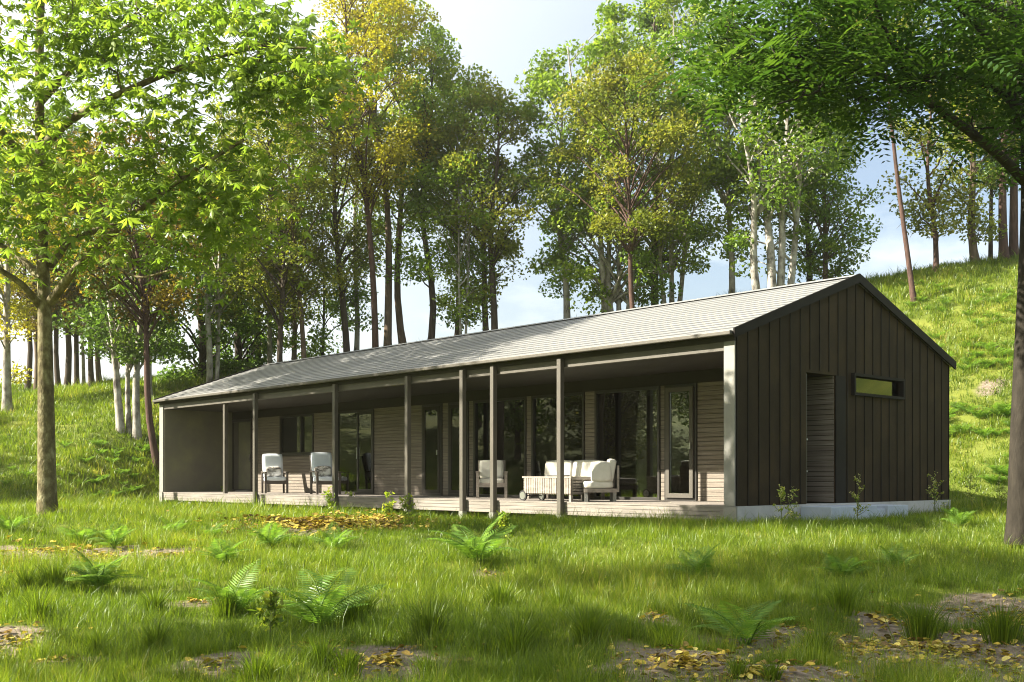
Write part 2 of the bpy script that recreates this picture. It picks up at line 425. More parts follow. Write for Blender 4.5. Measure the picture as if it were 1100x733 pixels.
def axis(lo, a, b, hi, step, mid_step, growth=1.25):
    xs = list(np.arange(a, b+1e-6, step))
    x, s = b, mid_step
    while x < hi:
        x += s; xs.append(x); s = s*growth if x > b+40 else s
    x, s = a, mid_step
    while x > lo:
        x -= s; xs.insert(0, x); s = s*growth if x < a-40 else s
    return np.array(xs)
gx = axis(-280, -13, 13, 280, 0.16, 0.8)
gy = axis(-280, 4, 24, 280, 0.16, 0.7)
GX, GY = np.meshgrid(gx, gy)
GZ = terrain(GX, GY)
nx, ny = len(gx), len(gy)
idx = np.arange(nx*ny).reshape(ny, nx)
gf = np.stack([idx[:-1,:-1], idx[:-1,1:], idx[1:,1:], idx[1:,:-1]], -1).reshape(-1, 4)
ground = link('ground', np_mesh('ground', np.stack([GX, GY, GZ], -1).reshape(-1, 3), [gf], {'bare': bare(GX, GY).ravel()}, smooth=True), M['ground'])
tag(ground, 'grassy ground with bare leafy patches rising to the hill', None, None, 'structure')

# ------------------------------------------------------------------ hazy summer air
HAZE_BOX = (-420, 420, -420, 420, -17.0, 36.0)
hz_m, hz_nt, hz_out = new_mat('haze_air')
hz_v = nd(hz_nt, 'ShaderNodeVolumePrincipled', {'Color': (1.0, 0.94, 0.72, 1), 'Density': 0.0010, 'Anisotropy': 0.8})
hz_nt.links.new(hz_v.outputs[0], hz_out.inputs['Volume'])
haze = MB().box(*HAZE_BOX).build('haze', hz_m)
tag(haze, 'thin sunlit haze in the air', None, None, 'stuff')

# ------------------------------------------------------------------ house
house = empty('house', h2w(0, 0, 0), H_ROT)
tag(house, 'long low gabled house with dark cladding and a deep timber porch', 'house')
Z_EAVE, Z_APEX = 2.80, 4.12
SL = (Z_APEX - Z_EAVE)/(HW/2 + 0.12)
def roof_under(y):
    yy = min(y, HW-y)
    return Z_EAVE + SL*(yy + 0.12) - 0.10
# roof: lapped metal sheets running along the length
NL = 17
top = []
for i in range(NL):
    y0 = -0.12 + (HW/2+0.12)*i/NL; y1 = -0.12 + (HW/2+0.12)*(i+1)/NL
    za, zb = Z_EAVE + SL*(y0+0.12), Z_EAVE + SL*(y1+0.12)
    top += [(y0, za), (y1-0.050, zb-SL*0.050+0.004), (y1-0.042, zb-0.045), (y1-0.004, zb-0.045)]
prof = top + [(HW-y, z) for (y, z) in reversed(top)]
under = [(HW+0.12, Z_EAVE-0.07), (HW/2, Z_APEX-0.08), (-0.12, Z_EAVE-0.07)]
roof = MB().prism_x(prof + under, -HL-0.10, 0.05).build('roof', M['roof'], house)
ls = MB()  # added dark strips that paint the shadow lines of the laps
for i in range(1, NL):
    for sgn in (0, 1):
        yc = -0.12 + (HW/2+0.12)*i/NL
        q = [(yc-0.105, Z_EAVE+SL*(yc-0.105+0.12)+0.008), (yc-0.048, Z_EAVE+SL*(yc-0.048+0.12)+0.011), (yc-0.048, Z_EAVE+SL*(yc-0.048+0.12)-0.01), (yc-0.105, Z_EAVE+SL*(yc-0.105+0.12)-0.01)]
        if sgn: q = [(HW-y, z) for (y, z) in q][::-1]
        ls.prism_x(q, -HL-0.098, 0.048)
ls.build('lap_shade_strip', M['lap'], roof)
MB().prism_x([(HW/2-0.14, Z_APEX-0.02), (HW/2, Z_APEX+0.035), (HW/2+0.14, Z_APEX-0.02), (HW/2, Z_APEX+0.01)], -HL-0.105, 0.055).build('ridge_cap', M['roof'], roof)
for (xa, xb) in ((0.052, 0.085), (-HL-0.135, -HL-0.102)):   # barge boards
    bb = MB()
    for sgn in (0, 1):
        p = [(-0.14, Z_EAVE+0.03), (HW/2, Z_APEX+0.045), (HW/2, Z_APEX-0.12), (-0.14, Z_EAVE-0.13)]
        if sgn: p = [(HW-y, z) for (y, z) in p][::-1]
        bb.prism_x(p, xa, xb)
    bb.build('barge_board', M['seam'], house)
g = MB(); g.box(-HL-0.09, 0.045, -0.215, -0.125, 2.72, 2.79)
gutter = g.build('gutter', M['post'], house, bevel=0.012)
g = MB(); g.box(-HL+0.0, -0.0, -0.03, 0.06, 2.645, 2.735); g.build('fascia', M['soffit'], house)
g = MB(); g.box(-HL+0.26, -0.215, -0.005, 0.11, 2.50, 2.643); g.build('beam', M['post'], house)
# right gable wall made of upright seamed panels
D0, D1, DH = 2.02, 2.94, 2.27
W0, W1, WZ0, WZ1 = 3.54, 5.28, 2.0, 2.3
def gable(xin, xout, openings, name):
    w = MB(); seams = MB()
    edges = sorted(set([round(0.02 + 0.302*i, 3) for i in range(25) if 0.02+0.302*i < HW] + [0.0, HW/2, HW] + [v for o in openings for v in o[:2]]))
    seam_at = [round(0.02 + 0.302*i, 3) for i in range(25)]
    for y0, y1 in zip(edges[:-1], edges[1:]):
        ym = (y0+y1)/2
        spans = [(0.0, None)]
        for (a, b, z0, z1) in openings:
            if a < ym < b:
                spans = ([] if z0 <= 0 else [(0.0, z0)]) + [(z1, None)]
        for (za, zb) in spans:
            ta = roof_under(y0) if zb is None else zb
            tb = roof_under(y1) if zb is None else zb
            xa, xb = min(xin, xout), max(xin, xout)
            vs = [(xa,y0,za),(xb,y0,za),(xb,y1,za),(xa,y1,za),(xa,y0,ta),(xb,y0,ta),(xb,y1,tb),(xa,y1,tb)]
            w.add(vs, [(3,2,1,0),(4,5,6,7),(0,1,5,4),(1,2,6,5),(2,3,7,6),(3,0,4,7)])
    sgn = 1 if xout > xin else -1
    for y in seam_at:
        if y > HW-0.02: continue
        spans = [(0.0, roof_under(y))]
        for (a, b, z0, z1) in openings:
            if a-0.012 < y < b+0.012:
                spans = ([] if z0 <= 0 else [(0.0, z0-0.05)]) + [(z1+0.05, roof_under(y))]
        for za, zb in spans:
            xa, xb = sorted((xout, xout + sgn*0.014))
            seams.box(xa, xb, y-0.008, y+0.008, za, zb)
    o = w.build(name, M['cladding'], house)
    seams.build('seam', M['seam'], o)
    return o
gw = gable(-0.21, 0.0, [(D0, D1, 0.0, DH), (W0, W1, WZ0, WZ1)], 'gable_wall')
gw2 = gable(-HL+0.25, -HL, [], 'gable_wall')
MB().box(-0.212, -0.0, -0.03, -0.002, 0.0, 2.64).build('end_trim', M['trim'], house, bevel=0.004)
MB().box(-HL, -HL+0.25, -0.03, -0.002, 0.0, 2.64).build('end_trim', M['trim'], house, bevel=0.004)
MB().box(-HL+0.252, -HL+0.275, 0.0, 2.25, 0.0, 2.5).build('lining_panel', M['endpanel'], house)
MB().box(-0.235, -0.214, 0.112, 2.25, 0.0, 2.5).build('lining_panel', M['endpanel'], house)
# recessed side entry: timber back, dark reveal, door leaf folded against the left side
rec = MB()
z = 0.02
while z < DH-0.02:
    rec.box(-0.56, -0.02, D1-0.03, D1-0.003, z, min(z+0.082, DH-0.004)); z += 0.092
rec.build('recess_siding', M['siding'], house)
MB().box(-0.66, -0.60, D0-0.05, D1+0.05, 0.0, DH).build('entry_door', M['dark'], house)
MB().box(-0.599, -0.215, D1+0.002, D1+0.04, 0.0, DH).box(-0.599, -0.215, D0-0.04, D0-0.002, 0.0, DH).box(-0.599, -0.215, D0, D1, DH+0.002, DH+0.03).build('recess_lining', M['seam'], house)
MB().box(0.002, 0.026, D1+0.0, D1+0.32, 0.0, DH).build('door_jamb', M['seam'], house)
sd = MB().box(-0.58, -0.02, D0+0.005, D0+0.05, 0.02, DH-0.02).build('side_door', M['dark'], house)
for hz in (0.55, 1.1):
    MB().cyl((-0.012, D0+0.05, hz), (-0.012, D0+0.05, hz+0.03), 0.012, 10).build('hinge', M['metal'], sd)
# slot window in the gable
f = MB()
f.box(-0.10, 0.07, W0-0.05, W1+0.05, WZ1, WZ1+0.05); f.box(-0.10, 0.07, W0-0.05, W1+0.05, WZ0-0.05, WZ0)
f.box(-0.10, 0.07, W0-0.05, W0, WZ0, WZ1); f.box(-0.10, 0.07, W1, W1+0.05, WZ0, WZ1)
sw = f.build('window', M['seam'], house)
MB().box(-0.06, -0.05, W0, W1, WZ0, WZ1).build('pane', M['glass'], sw)
MB().box(-0.9, -0.87, W0-0.4, W1+0.4, WZ0-0.6, WZ1+0.2).build('blind', M['siding'], sw)
# concrete base and steps
fd = MB()
fd.box(-0.30, 0.03, 0.0, HW, -0.75, -0.003); fd.box(-HL, -HL+0.25, 0.3, HW, -0.75, -0.003); fd.box(-HL+0.25, -0.30, HW-0.25, HW, -0.75, -0.003)
fd.box(-HL+0.25, -0.30, 2.4, 2.6, -0.75, -0.12)
fd.build('foundation', M['concrete'], house)
MB().box(-0.215, 0.034, -0.035, -0.003, -0.7, -0.004).build('corner_footing', M['trim'], house)
MB().box(-HL, -HL+0.2, -0.035, 0.28, -0.7, -0.004).build('corner_footing', M['trim'], house)
MB().box(0.035, 0.62, 1.80, 3.30, -0.75, -0.035).build('landing', M['blue_lit'], house, bevel=0.01)
MB().box(0.035, 0.55, 3.304, 3.70, -0.75, -0.10).build('step', M['blue_lit'], house, bevel=0.01)
MB().box(0.035, 0.60, 3.704, 4.45, -0.75, -0.045).build('step', M['blue_lit'], house, bevel=0.01)
# deck
dk = MB()
y = 0.03
while y < 2.28:
    dk.box(-HL+0.28, -0.24, y, min(y+0.088, 2.28), -0.03, 0.0); y += 0.094
deck = dk.build('deck', M['deckwood'], house)
fs = MB()
for k in range(3):
    fs.box(-HL+0.26, -0.218, -0.012+0.002*k, 0.026, -0.028-0.072*(k+1)+0.006, -0.028-0.072*k)
fs.box(-HL+0.22, -0.218, -0.02, 0.028, -0.026, 0.0)
fs.build('deck_fascia', M['deckwood'], house)
MB().box(-HL+0.28, -0.24, 0.2, 2.28, -0.2, -0.032).build('deck_joist', M['dark'], house)
POSTS = [-17.21, -15.25, -11.44, -8.58, -6.71, -5.76, -3.88]
for i, x in enumerate(POSTS):
    if i == 0:
        MB().box(x-0.05, x+0.05, 0.035, 0.135, 0.0, 2.498).build('post', M['post'], house, bevel=0.004)
    else:
        MB().box(x-0.05, x+0.05, -0.125, -0.024, -0.235, 2.66).build('post', M['post'], house, bevel=0.004)
        MB().box(x-0.06, x+0.06, -0.135, -0.014, -0.75, -0.237).build('pier', M['trim'], house)
for x in (-19.3, -13.3, -2.0):
    MB().box(x-0.07, x+0.07, 0.03, 0.16, -0.75, -0.22).build('pier', M['trim'], house)
# porch ceiling, headers, front wall with its glazing
MB().box(-HL+0.252, -0.212, 0.112, 2.26, 2.501, 2.53).build('porch_ceiling', M['soffit'], house)
WY = 2.30
OPEN = [  # x0, x1, z0, kind
    (-21.0, -19.68, 0.0, 'entry'), (-18.0, -16.15, 1.11, 'window'), (-15.05, -13.18, 0.0, 'slider'),
    (-11.1, -10.3, 0.0, 'door'), (-10.06, -9.3, 0.0, 'door'), (-9.12, -7.30, 0.0, 'fixed'), (-7.13, -5.50, 0.0, 'fixed'), (-5.20, -3.44, 0.0, 'fixed'), (-3.32, -2.53, 0.0, 'door')]
HEAD = 2.26
def boards(x0, x1, z0, z1):
    sid = MB()
    z = z0
    while z < z1 - 0.01:
        sid.box(x0, x1, WY-0.03, WY, z, min(z+0.078, z1)); z += 0.087
    sid.build('siding', M['siding'], house)
    MB().box(x0-0.01, x1+0.01, WY+0.002, WY+0.10, -0.02, z1).build('wall', M['dark'], house)
cur = -HL+0.28
for (a, b2, z0, kd) in OPEN:
    if a - cur > 0.02: boards(cur, a, 0.01, HEAD)
    if z0 > 0: boards(a, b2, 0.01, z0-0.01)
    cur = b2
boards(cur, -0.24, 0.01, HEAD)
MB().box(-HL+0.26, -0.212, WY-0.028, WY+0.10, HEAD+0.002, 2.62).build('header', M['soffit'], house)
def frame(a, b2, z0, z1, w, ya, yb):
    return MB().box(a, a+w, ya, yb, z0, z1).box(b2-w, b2, ya, yb, z0, z1).box(a+w, b2-w, ya, yb, z1-w, z1).box(a+w, b2-w, ya, yb, z0, z0+w)
for (a, b2, z0, kd) in OPEN:
    a += 0.004; b2 -= 0.004; z1 = HEAD-0.004
    fr_ = frame(a, b2, z0+0.004, z1, 0.055, WY-0.06, WY+0.05)
    if kd == 'window':
        mid = a + (b2-a)*0.63
        fr_.box(mid-0.035, mid+0.035, WY-0.05, WY+0.04, z0+0.059, z1-0.055)
        o = fr_.build('window', M['dark'], house)
        MB().box(a+0.055, mid-0.035, WY-0.006, WY+0.002, z0+0.059, z1-0.055).build('pane', M['glass'], o)
        MB().box(mid+0.035, b2-0.055, WY+0.010, WY+0.018, z0+0.059, z1-0.055).build('pane', M['glass'], o)
        MB().box(a-0.03, b2+0.03, WY-0.09, WY-0.032, z0-0.04, z0).build('sill', M['dark'], o)
    elif kd == 'slider':
        mid = a + (b2-a)*0.60
        o = fr_.build('sliding_door', M['dark'], house)
        MB().box(a+0.06, mid, WY+0.012, WY+0.02, 0.06, z1-0.055).build('pane', M['glass'], o)
        lf = frame(mid-0.05, b2-0.06, 0.062, z1-0.058, 0.07, WY-0.045, WY-0.005).build('leaf', M['dark'], o)
        MB().box(mid+0.02, b2-0.13, WY-0.029, WY-0.021, 0.132, z1-0.128).build('glass_panel', M['glass'], o)
        MB().bar((mid-0.015, WY-0.07, 0.95), (mid-0.015, WY-0.07, 1.25), 0.02, 0.02).build('handle', M['metal'], o)
    elif kd == 'door':
        o = fr_.build('glazed_door', M['dark'], house)
        right = a > -4
        frame(a+0.058, b2-0.058, 0.062, z1-0.058, 0.085, WY-0.10 if right else WY-0.075, WY-0.03).build('leaf', M['post'] if right else M['soffit'], o)
        MB().box(a+0.143, b2-0.143, WY-0.06, WY-0.052, 0.147, z1-0.143).build('pane', M['glass'], o)
        MB().bar((b2-0.1, WY-0.13, 1.0), (b2-0.1, WY-0.13, 1.12), 0.02, 0.03).build('handle', M['metal'], o)
    elif kd == 'fixed':
        o = fr_.build('picture_window', M['dark'], house)
        MB().box(a+0.055, b2-0.055, WY-0.006, WY+0.002, 0.059, z1-0.055).build('pane', M['glass'], o)
    else:
        o = frame(a, b2, 0.004, z1, 0.07, WY-0.05, WY+0.05).build('entry_door', M['dark'], house)
        MB().box(a+0.38, b2-0.09, WY+0.005, WY+0.045, 0.05, z1-0.08).build('leaf', M['endpanel'], o)
        MB().box(a+0.07, a+0.36, WY+0.01, WY+0.03, 0.004, z1-0.07).build('side_panel', M['post'], o)
        MB().box(a+0.40, b2-0.07, WY-0.12, WY+0.0, 0.004, 0.04).build('threshold', M['trim'], o)
        MB().bar((b2-0.16, WY-0.03, 0.95), (b2-0.16, WY-0.03, 1.15), 0.02, 0.03).build('handle', M['metal'], o)
# inside: floor, ceiling, back wall with one tall window, partitions, curtains
MB().box(-HL+0.26, -0.67, WY+0.11, HW-0.26, -0.05, 0.0).build('interior_floor', M['intfloor'], house)
MB().box(-HL+0.26, -0.67, WY+0.11, HW-0.26, 2.55, 2.6).build('interior_ceiling', M['interior'], house)
bw = MB()
bx0, bx1 = -9.5, -8.2
bw.box(-HL+0.25, bx0, HW-0.25, HW-0.01, 0.0, 2.68); bw.box(bx1, -0.212, HW-0.25, HW-0.01, 0.0, 2.68)
bw.box(bx0, bx1, HW-0.25, HW-0.01, 0.0, 0.25); bw.box(bx0, bx1, HW-0.25, HW-0.01, 2.1, 2.68)
bw.build('back_wall', M['cladding'], house)
pw = frame(bx0, bx1, 0.25, 2.1, 0.05, HW-0.20, HW-0.05).build('window', M['dark'], house)
MB().box(bx0+0.05, bx1-0.05, HW-0.13, HW-0.12, 0.30, 2.05).build('pane', M['glass'], pw)
pt = MB()
for x in (-19.0, -12.2, -2.2): pt.box(x-0.06, x+0.06, WY+0.12, HW-0.27, 0.001, 2.549)
pt.build('partition', M['interior'], house)
for (x, s) in ((-6.95, 0.30), (-4.95, 0.25)):
    c = MB(); n = 12; pr = []
    for i in range(n+1): pr.append((x + s*i/n, WY+0.22 + 0.03*math.sin(i*2.0)))
    vs = [(p[0], p[1], 0.05) for p in pr] + [(p[0], p[1], 2.35) for p in pr] + [(p[0], p[1]+0.012, 0.05) for p in pr] + [(p[0], p[1]+0.012, 2.35) for p in pr]
    k = n+1; fcs = []
    for i in range(n):
        fcs += [(i, i+1, k+i+1, k+i), (2*k+i+1, 2*k+i, 3*k+i, 3*k+i+1)]
    c.add(vs, fcs)
    c.build('curtain', M['curtain'], house, smooth=True)

# ------------------------------------------------------------------ porch furniture
def cushion(parent, name, size, loc, rot=(0, 0, 0), mat=None, puff=0.35):
    """rounded soft block"""
    sx, sy, sz = size
    n = 8
    V = []; idx = {}
    Fq = []
    def vid(p):
        k = tuple(round(c, 5) for c in p)
        if k not in idx:
            idx[k] = len(V)
            x, y, z_ = p
            # superellipse-like rounding
            ex = 1 - 0.10*(abs(y)**4 + abs(z_)**4)/2
            ey = 1 - 0.10*(abs(x)**4 + abs(z_)**4)/2
            ez = 1 - puff*(abs(x)**3 + abs(y)**3)/2
            V.append((x*ex*sx/2, y*ey*sy/2, z_*ez*sz/2))
        return idx[k]
    for ax in range(3):
        for sgn in (-1, 1):
            for i in range(n):
                for j in range(n):
                    q = []
                    for (di, dj) in ((0,0),(1,0),(1,1),(0,1)):
                        c = [0, 0, 0]; c[ax] = sgn
                        c[(ax+1) % 3] = -1 + 2*(i+di)/n; c[(ax+2) % 3] = -1 + 2*(j+dj)/n
                        q.append(vid(c))
                    Fq.append(tuple(q if sgn > 0 else q[::-1]))
    me = bpy.data.meshes.new(name); me.from_pydata(V, [], Fq); me.update()
    for p in me.polygons: p.use_smooth = True
    o = link(name, me, mat or M['cushion'], parent)
    o.location = loc; o.rotation_euler = rot
    return o

def face(local_dir):      # heading (local +y of a seat = the way it faces) given in house coordinates
    d = local_dir[0]*AX + local_dir[1]*AY
    return math.atan2(d[1], d[0]) - math.pi/2

def deck_chair(x, y, heading, label):
    t = empty('deck_chair', h2w(x, y, 0.0), face(heading))
    tag(t, label, 'armchair', 'cushioned deck chairs by the porch wall')
    W_, D_ = 0.66, 0.70
    for sx in (-1, 1):
        for sy in (-1, 1):
            xx = sx*(W_/2-0.03); yy = sy*(D_/2-0.04)
            MB().bar((xx, yy, 0.0), (xx, yy-(0.02 if sy < 0 else 0), 0.56 if sy > 0 else 0.60), 0.055, 0.055).build('leg', M['darkwood'], t)
        MB().bar((sx*(W_/2-0.03), -D_/2, 0.605), (sx*(W_/2-0.03), D_/2+0.02, 0.585), 0.075, 0.03).build('armrest', M['darkwood'], t)
    MB().box(-W_/2+0.06, W_/2-0.06, D_/2-0.065, D_/2-0.02, 0.26, 0.36).box(-W_/2+0.06, W_/2-0.06, -D_/2+0.02, D_/2-0.067, 0.29, 0.33).build('seat_frame', M['darkwood'], t)
    bf = MB()
    for sx in (-1, 1): bf.bar((sx*0.27, -0.30, 0.30), (sx*0.27, -0.50, 1.04), 0.05, 0.035)
    for k in range(6): bf.bar((-0.27, -0.345-0.027*k, 0.45+0.10*k), (0.27, -0.345-0.027*k, 0.45+0.10*k), 0.06, 0.02)
    bf.build('back_frame', M['darkwood'], t)
    cushion(t, 'seat_cushion', (0.56, 0.64, 0.13), (0, 0.03, 0.40), (0.03, 0, 0), M['bluecushion'], 0.2)
    cushion(t, 'back_cushion', (0.57, 0.12, 0.70), (0, -0.35, 0.78), (0.26, 0, 0), M['bluecushion'], 0.1)
    return t
dc1 = deck_chair(-16.72, 1.35, (0.93, -0.36), 'deck chair with white cushions under the window, nearer the entry door')
dc2 = deck_chair(-14.1, 1.35, (0.95, -0.30), 'deck chair with white cushions beside the sliding glass door')
for (c, lab, rz) in ((dc1, 'mountain print pillow on the deck chair nearer the entry door', 0.1), (dc2, 'mountain print pillow on the deck chair beside the sliding door', -0.1)):
    mw = Matrix.Translation(c.location) @ Matrix.Rotation(c.rotation_euler.z, 4, 'Z')
    o = cushion(None, 'pillow', (0.44, 0.14, 0.30), (0, 0, 0), (0, 0, 0), M['pillow'], 0.5)
    o.location = mw @ Vector((0.02, -0.17, 0.61)); o.rotation_euler = (0.32, 0.06, c.rotation_euler.z + rz)
    tag(o, lab, 'pillow', 'print pillows on the deck chairs')

def teak_armchair(x, y, heading, label):
    t = empty('armchair', h2w(x, y, 0.0), face(heading))
    tag(t, label, 'armchair')
    for sx in (-1, 1):
        for sy in (-1, 1):
            MB().bar((sx*0.31, sy*0.28, 0.0), (sx*0.31, sy*0.28, 0.56), 0.06, 0.06).build('leg', M['teak'], t)
        MB().bar((sx*0.31, -0.33, 0.575), (sx*0.31, 0.34, 0.575), 0.08, 0.03).build('armrest', M['teak'], t)
    MB().box(-0.28, 0.28, 0.25, 0.30, 0.24, 0.33).box(-0.28, 0.28, -0.30, 0.249, 0.26, 0.30).build('seat_frame', M['teak'], t)
    MB().bar((-0.28, -0.30, 0.80), (0.28, -0.30, 0.80), 0.05, 0.06).bar((-0.28, -0.27, 0.5), (-0.28, -0.31, 0.83), 0.05, 0.04).bar((0.28, -0.27, 0.5), (0.28, -0.31, 0.83), 0.05, 0.04).build('back_frame', M['teak'], t)
    cushion(t, 'seat_cushion', (0.54, 0.56, 0.12), (0, 0.0, 0.37), (0, 0, 0), M['cushion'], 0.2)
    cushion(t, 'back_cushion', (0.54, 0.12, 0.42), (0, -0.22, 0.63), (0.15, 0, 0), M['cushion'], 0.15)
    return t
teak_armchair(-7.55, 1.45, (0.75, -0.66), 'silvered wood armchair with white cushions behind the paired posts')

# serving trolley
t = empty('serving_trolley', h2w(-4.52, 0.45, 0.0), H_ROT)
tag(t, 'slatted wooden serving trolley on wheels in front of the sofa', 'trolley')
TL, TW = 1.30, 0.52
sl = MB()
for s in (-1, 1):
    k = -TL/2+0.04
    while k < TL/2-0.04:
        sl.box(k, k+0.05, s*TW/2-0.012, s*TW/2+0.012, 0.15, 0.44); k += 0.064
for s in (-1, 1):
    for k in range(6): sl.box(s*TL/2-0.012, s*TL/2+0.012, -TW/2+0.016, TW/2-0.016, 0.15+0.05*k, 0.15+0.05*k+0.036)
sl.build('slat_panel', M['teak'], t)
MB().box(-TL/2-0.02, TL/2+0.02, -TW/2-0.02, TW/2+0.02, 0.442, 0.475).build('tabletop', M['teak'], t, bevel=0.005)
MB().box(-TL/2+0.03, TL/2-0.03, -TW/2+0.02, TW/2-0.02, 0.13, 0.149).build('shelf', M['teak'], t)
MB().box(-0.10, 0.22, -0.15, 0.15, 0.476, 0.50).build('tray', M['dark'], t, bevel=0.006)
for s in (-1, 1):
    wl = MB().cyl((-TL/2-0.01, s*0.235, 0.10), (-TL/2-0.01, s*0.275, 0.10), 0.10, 24).build('wheel', M['rubber'], t)
    MB().cyl((-TL/2-0.01, s*0.232, 0.10), (-TL/2-0.01, s*0.280, 0.10), 0.072, 20).build('rim', M['metal'], wl)
    MB().bar((TL/2-0.03, s*0.225, 0.0), (TL/2-0.03, s*0.225, 0.44), 0.055, 0.055).build('leg', M['teak'], t)
MB().bar((-TL/2-0.01, -0.23, 0.10), (-TL/2-0.01, 0.23, 0.10), 0.02, 0.02).bar((-TL/2+0.05, 0, 0.1), (-TL/2+0.05, 0, 0.14), 0.1, 0.1).build('axle', M['dark'], t)

# sofa, side table and lounge chair
t = empty('sofa', h2w(-5.62, 1.80, 0.0), face((0, -1)))
tag(t, 'long wooden sofa with white back cushions behind the serving trolley', 'sofa')
MB().box(-0.85, 0.85, -0.30, 0.34, 0.20, 0.29).build('seat_frame', M['teak'], t)
for sx in (-1, 1):
    for sy in (-1, 1): MB().bar((sx*0.80, sy*0.29, 0.0), (sx*0.80, sy*0.29, 0.20), 0.06, 0.06).build('leg', M['teak'], t)
bf = MB().box(-0.85, 0.85, -0.385, -0.345, 0.30, 0.76)
bf.build('back_frame', M['darkwood'], t)
for sx in (-1, 1):
    cushion(t, 'seat_cushion', (0.83, 0.66, 0.15), (sx*0.42, 0.02, 0.37), (0, 0, 0), M['cushion'], 0.2)
    cushion(t, 'back_cushion', (0.80, 0.14, 0.40), (sx*0.42, -0.25, 0.62), (0.12, 0, 0), M['cushion'], 0.15)
t = empty('lounge_chair', h2w(-3.72, 0.80, 0.0), face((-0.66, -0.75)))
tag(t, 'low armless lounge chair with thick white cushions near the porch corner', 'lounge chair')
MB().box(-0.36, 0.36, -0.36, 0.36, 0.19, 0.27).build('seat_frame', M['teak'], t)
for sx in (-1, 1):
    for sy in (-1, 1): MB().bar((sx*0.31, sy*0.31, 0.0), (sx*0.31, sy*0.31, 0.19), 0.07, 0.07).build('leg', M['trim'], t)
MB().box(-0.36, 0.36, -0.405, -0.365, 0.20, 0.74).build('back_frame', M['teak'], t)
cushion(t, 'seat_cushion', (0.70, 0.66, 0.15), (0, 0.04, 0.345), (0, 0, 0), M['cushion'], 0.15)
cushion(t, 'back_cushion', (0.66, 0.16, 0.50), (0, -0.24, 0.63), (0.2, 0, 0), M['cushion'], 0.15)
t.scale = (0.86, 0.86, 0.92)
cushion(t, 'bolster', (0.16, 0.45, 0.42), (-0.27, -0.02, 0.61), (0, 0.15, 0.0), M['cushion'], 0.2)

# ------------------------------------------------------------------ trees
def tube(P, R, sides, V, Fq):
    P = np.asarray(P, float); R = np.asarray(R, float)
    n = len(P)
    T = np.gradient(P, axis=0)
    T /= np.linalg.norm(T, axis=1, keepdims=True) + 1e-9
    ref = np.array([0.31, 0.95, 0.05]) if abs(T[:, 2]).mean() > 0.5 else np.array([0.05, 0.1, 1.0])
    S = np.cross(T, ref); S /= np.linalg.norm(S, axis=1, keepdims=True) + 1e-9
    U = np.cross(T, S)
    a = np.linspace(0, 2*np.pi, sides, endpoint=False)
    ring = (S[:, None, :]*np.cos(a)[None, :, None] + U[:, None, :]*np.sin(a)[None, :, None])*R[:, None, None] + P[:, None, :]
    base = sum(len(v) for v in V)
    V.append(ring.reshape(-1, 3))
    i = np.arange(n-1)[:, None]*sides; j = np.arange(sides)[None, :]; j2 = (j+1) % sides
    Fq.append((np.stack([i+j, i+j2, i+sides+j2, i+sides+j], -1).reshape(-1, 4) + base))

def leaf_quads(C, N, Ax, ln, wd, fold=0.18):
    """one folded rhombus per leaf; C centre, N normal, Ax long axis"""
    B = np.cross(N, Ax)
    B /= np.linalg.norm(B, axis=1, keepdims=True) + 1e-9
    ln = ln[:, None]; wd = wd[:, None]
    v0 = C - Ax*ln*0.5
    v1 = C + B*wd*0.5 + N*wd*fold - Ax*ln*0.05
    v2 = C + Ax*ln*0.5
    v3 = C - B*wd*0.5 + N*wd*fold - Ax*ln*0.05
    V = np.stack([v0, v1, v2, v3], 1).reshape(-1, 3)
    k = np.arange(len(C))[:, None]*4
    F3 = np.concatenate([k + np.array([[0, 1, 2]]), k + np.array([[0, 2, 3]])])
    return V, F3

def unit(v): return v/(np.linalg.norm(v, axis=-1, keepdims=True) + 1e-9)

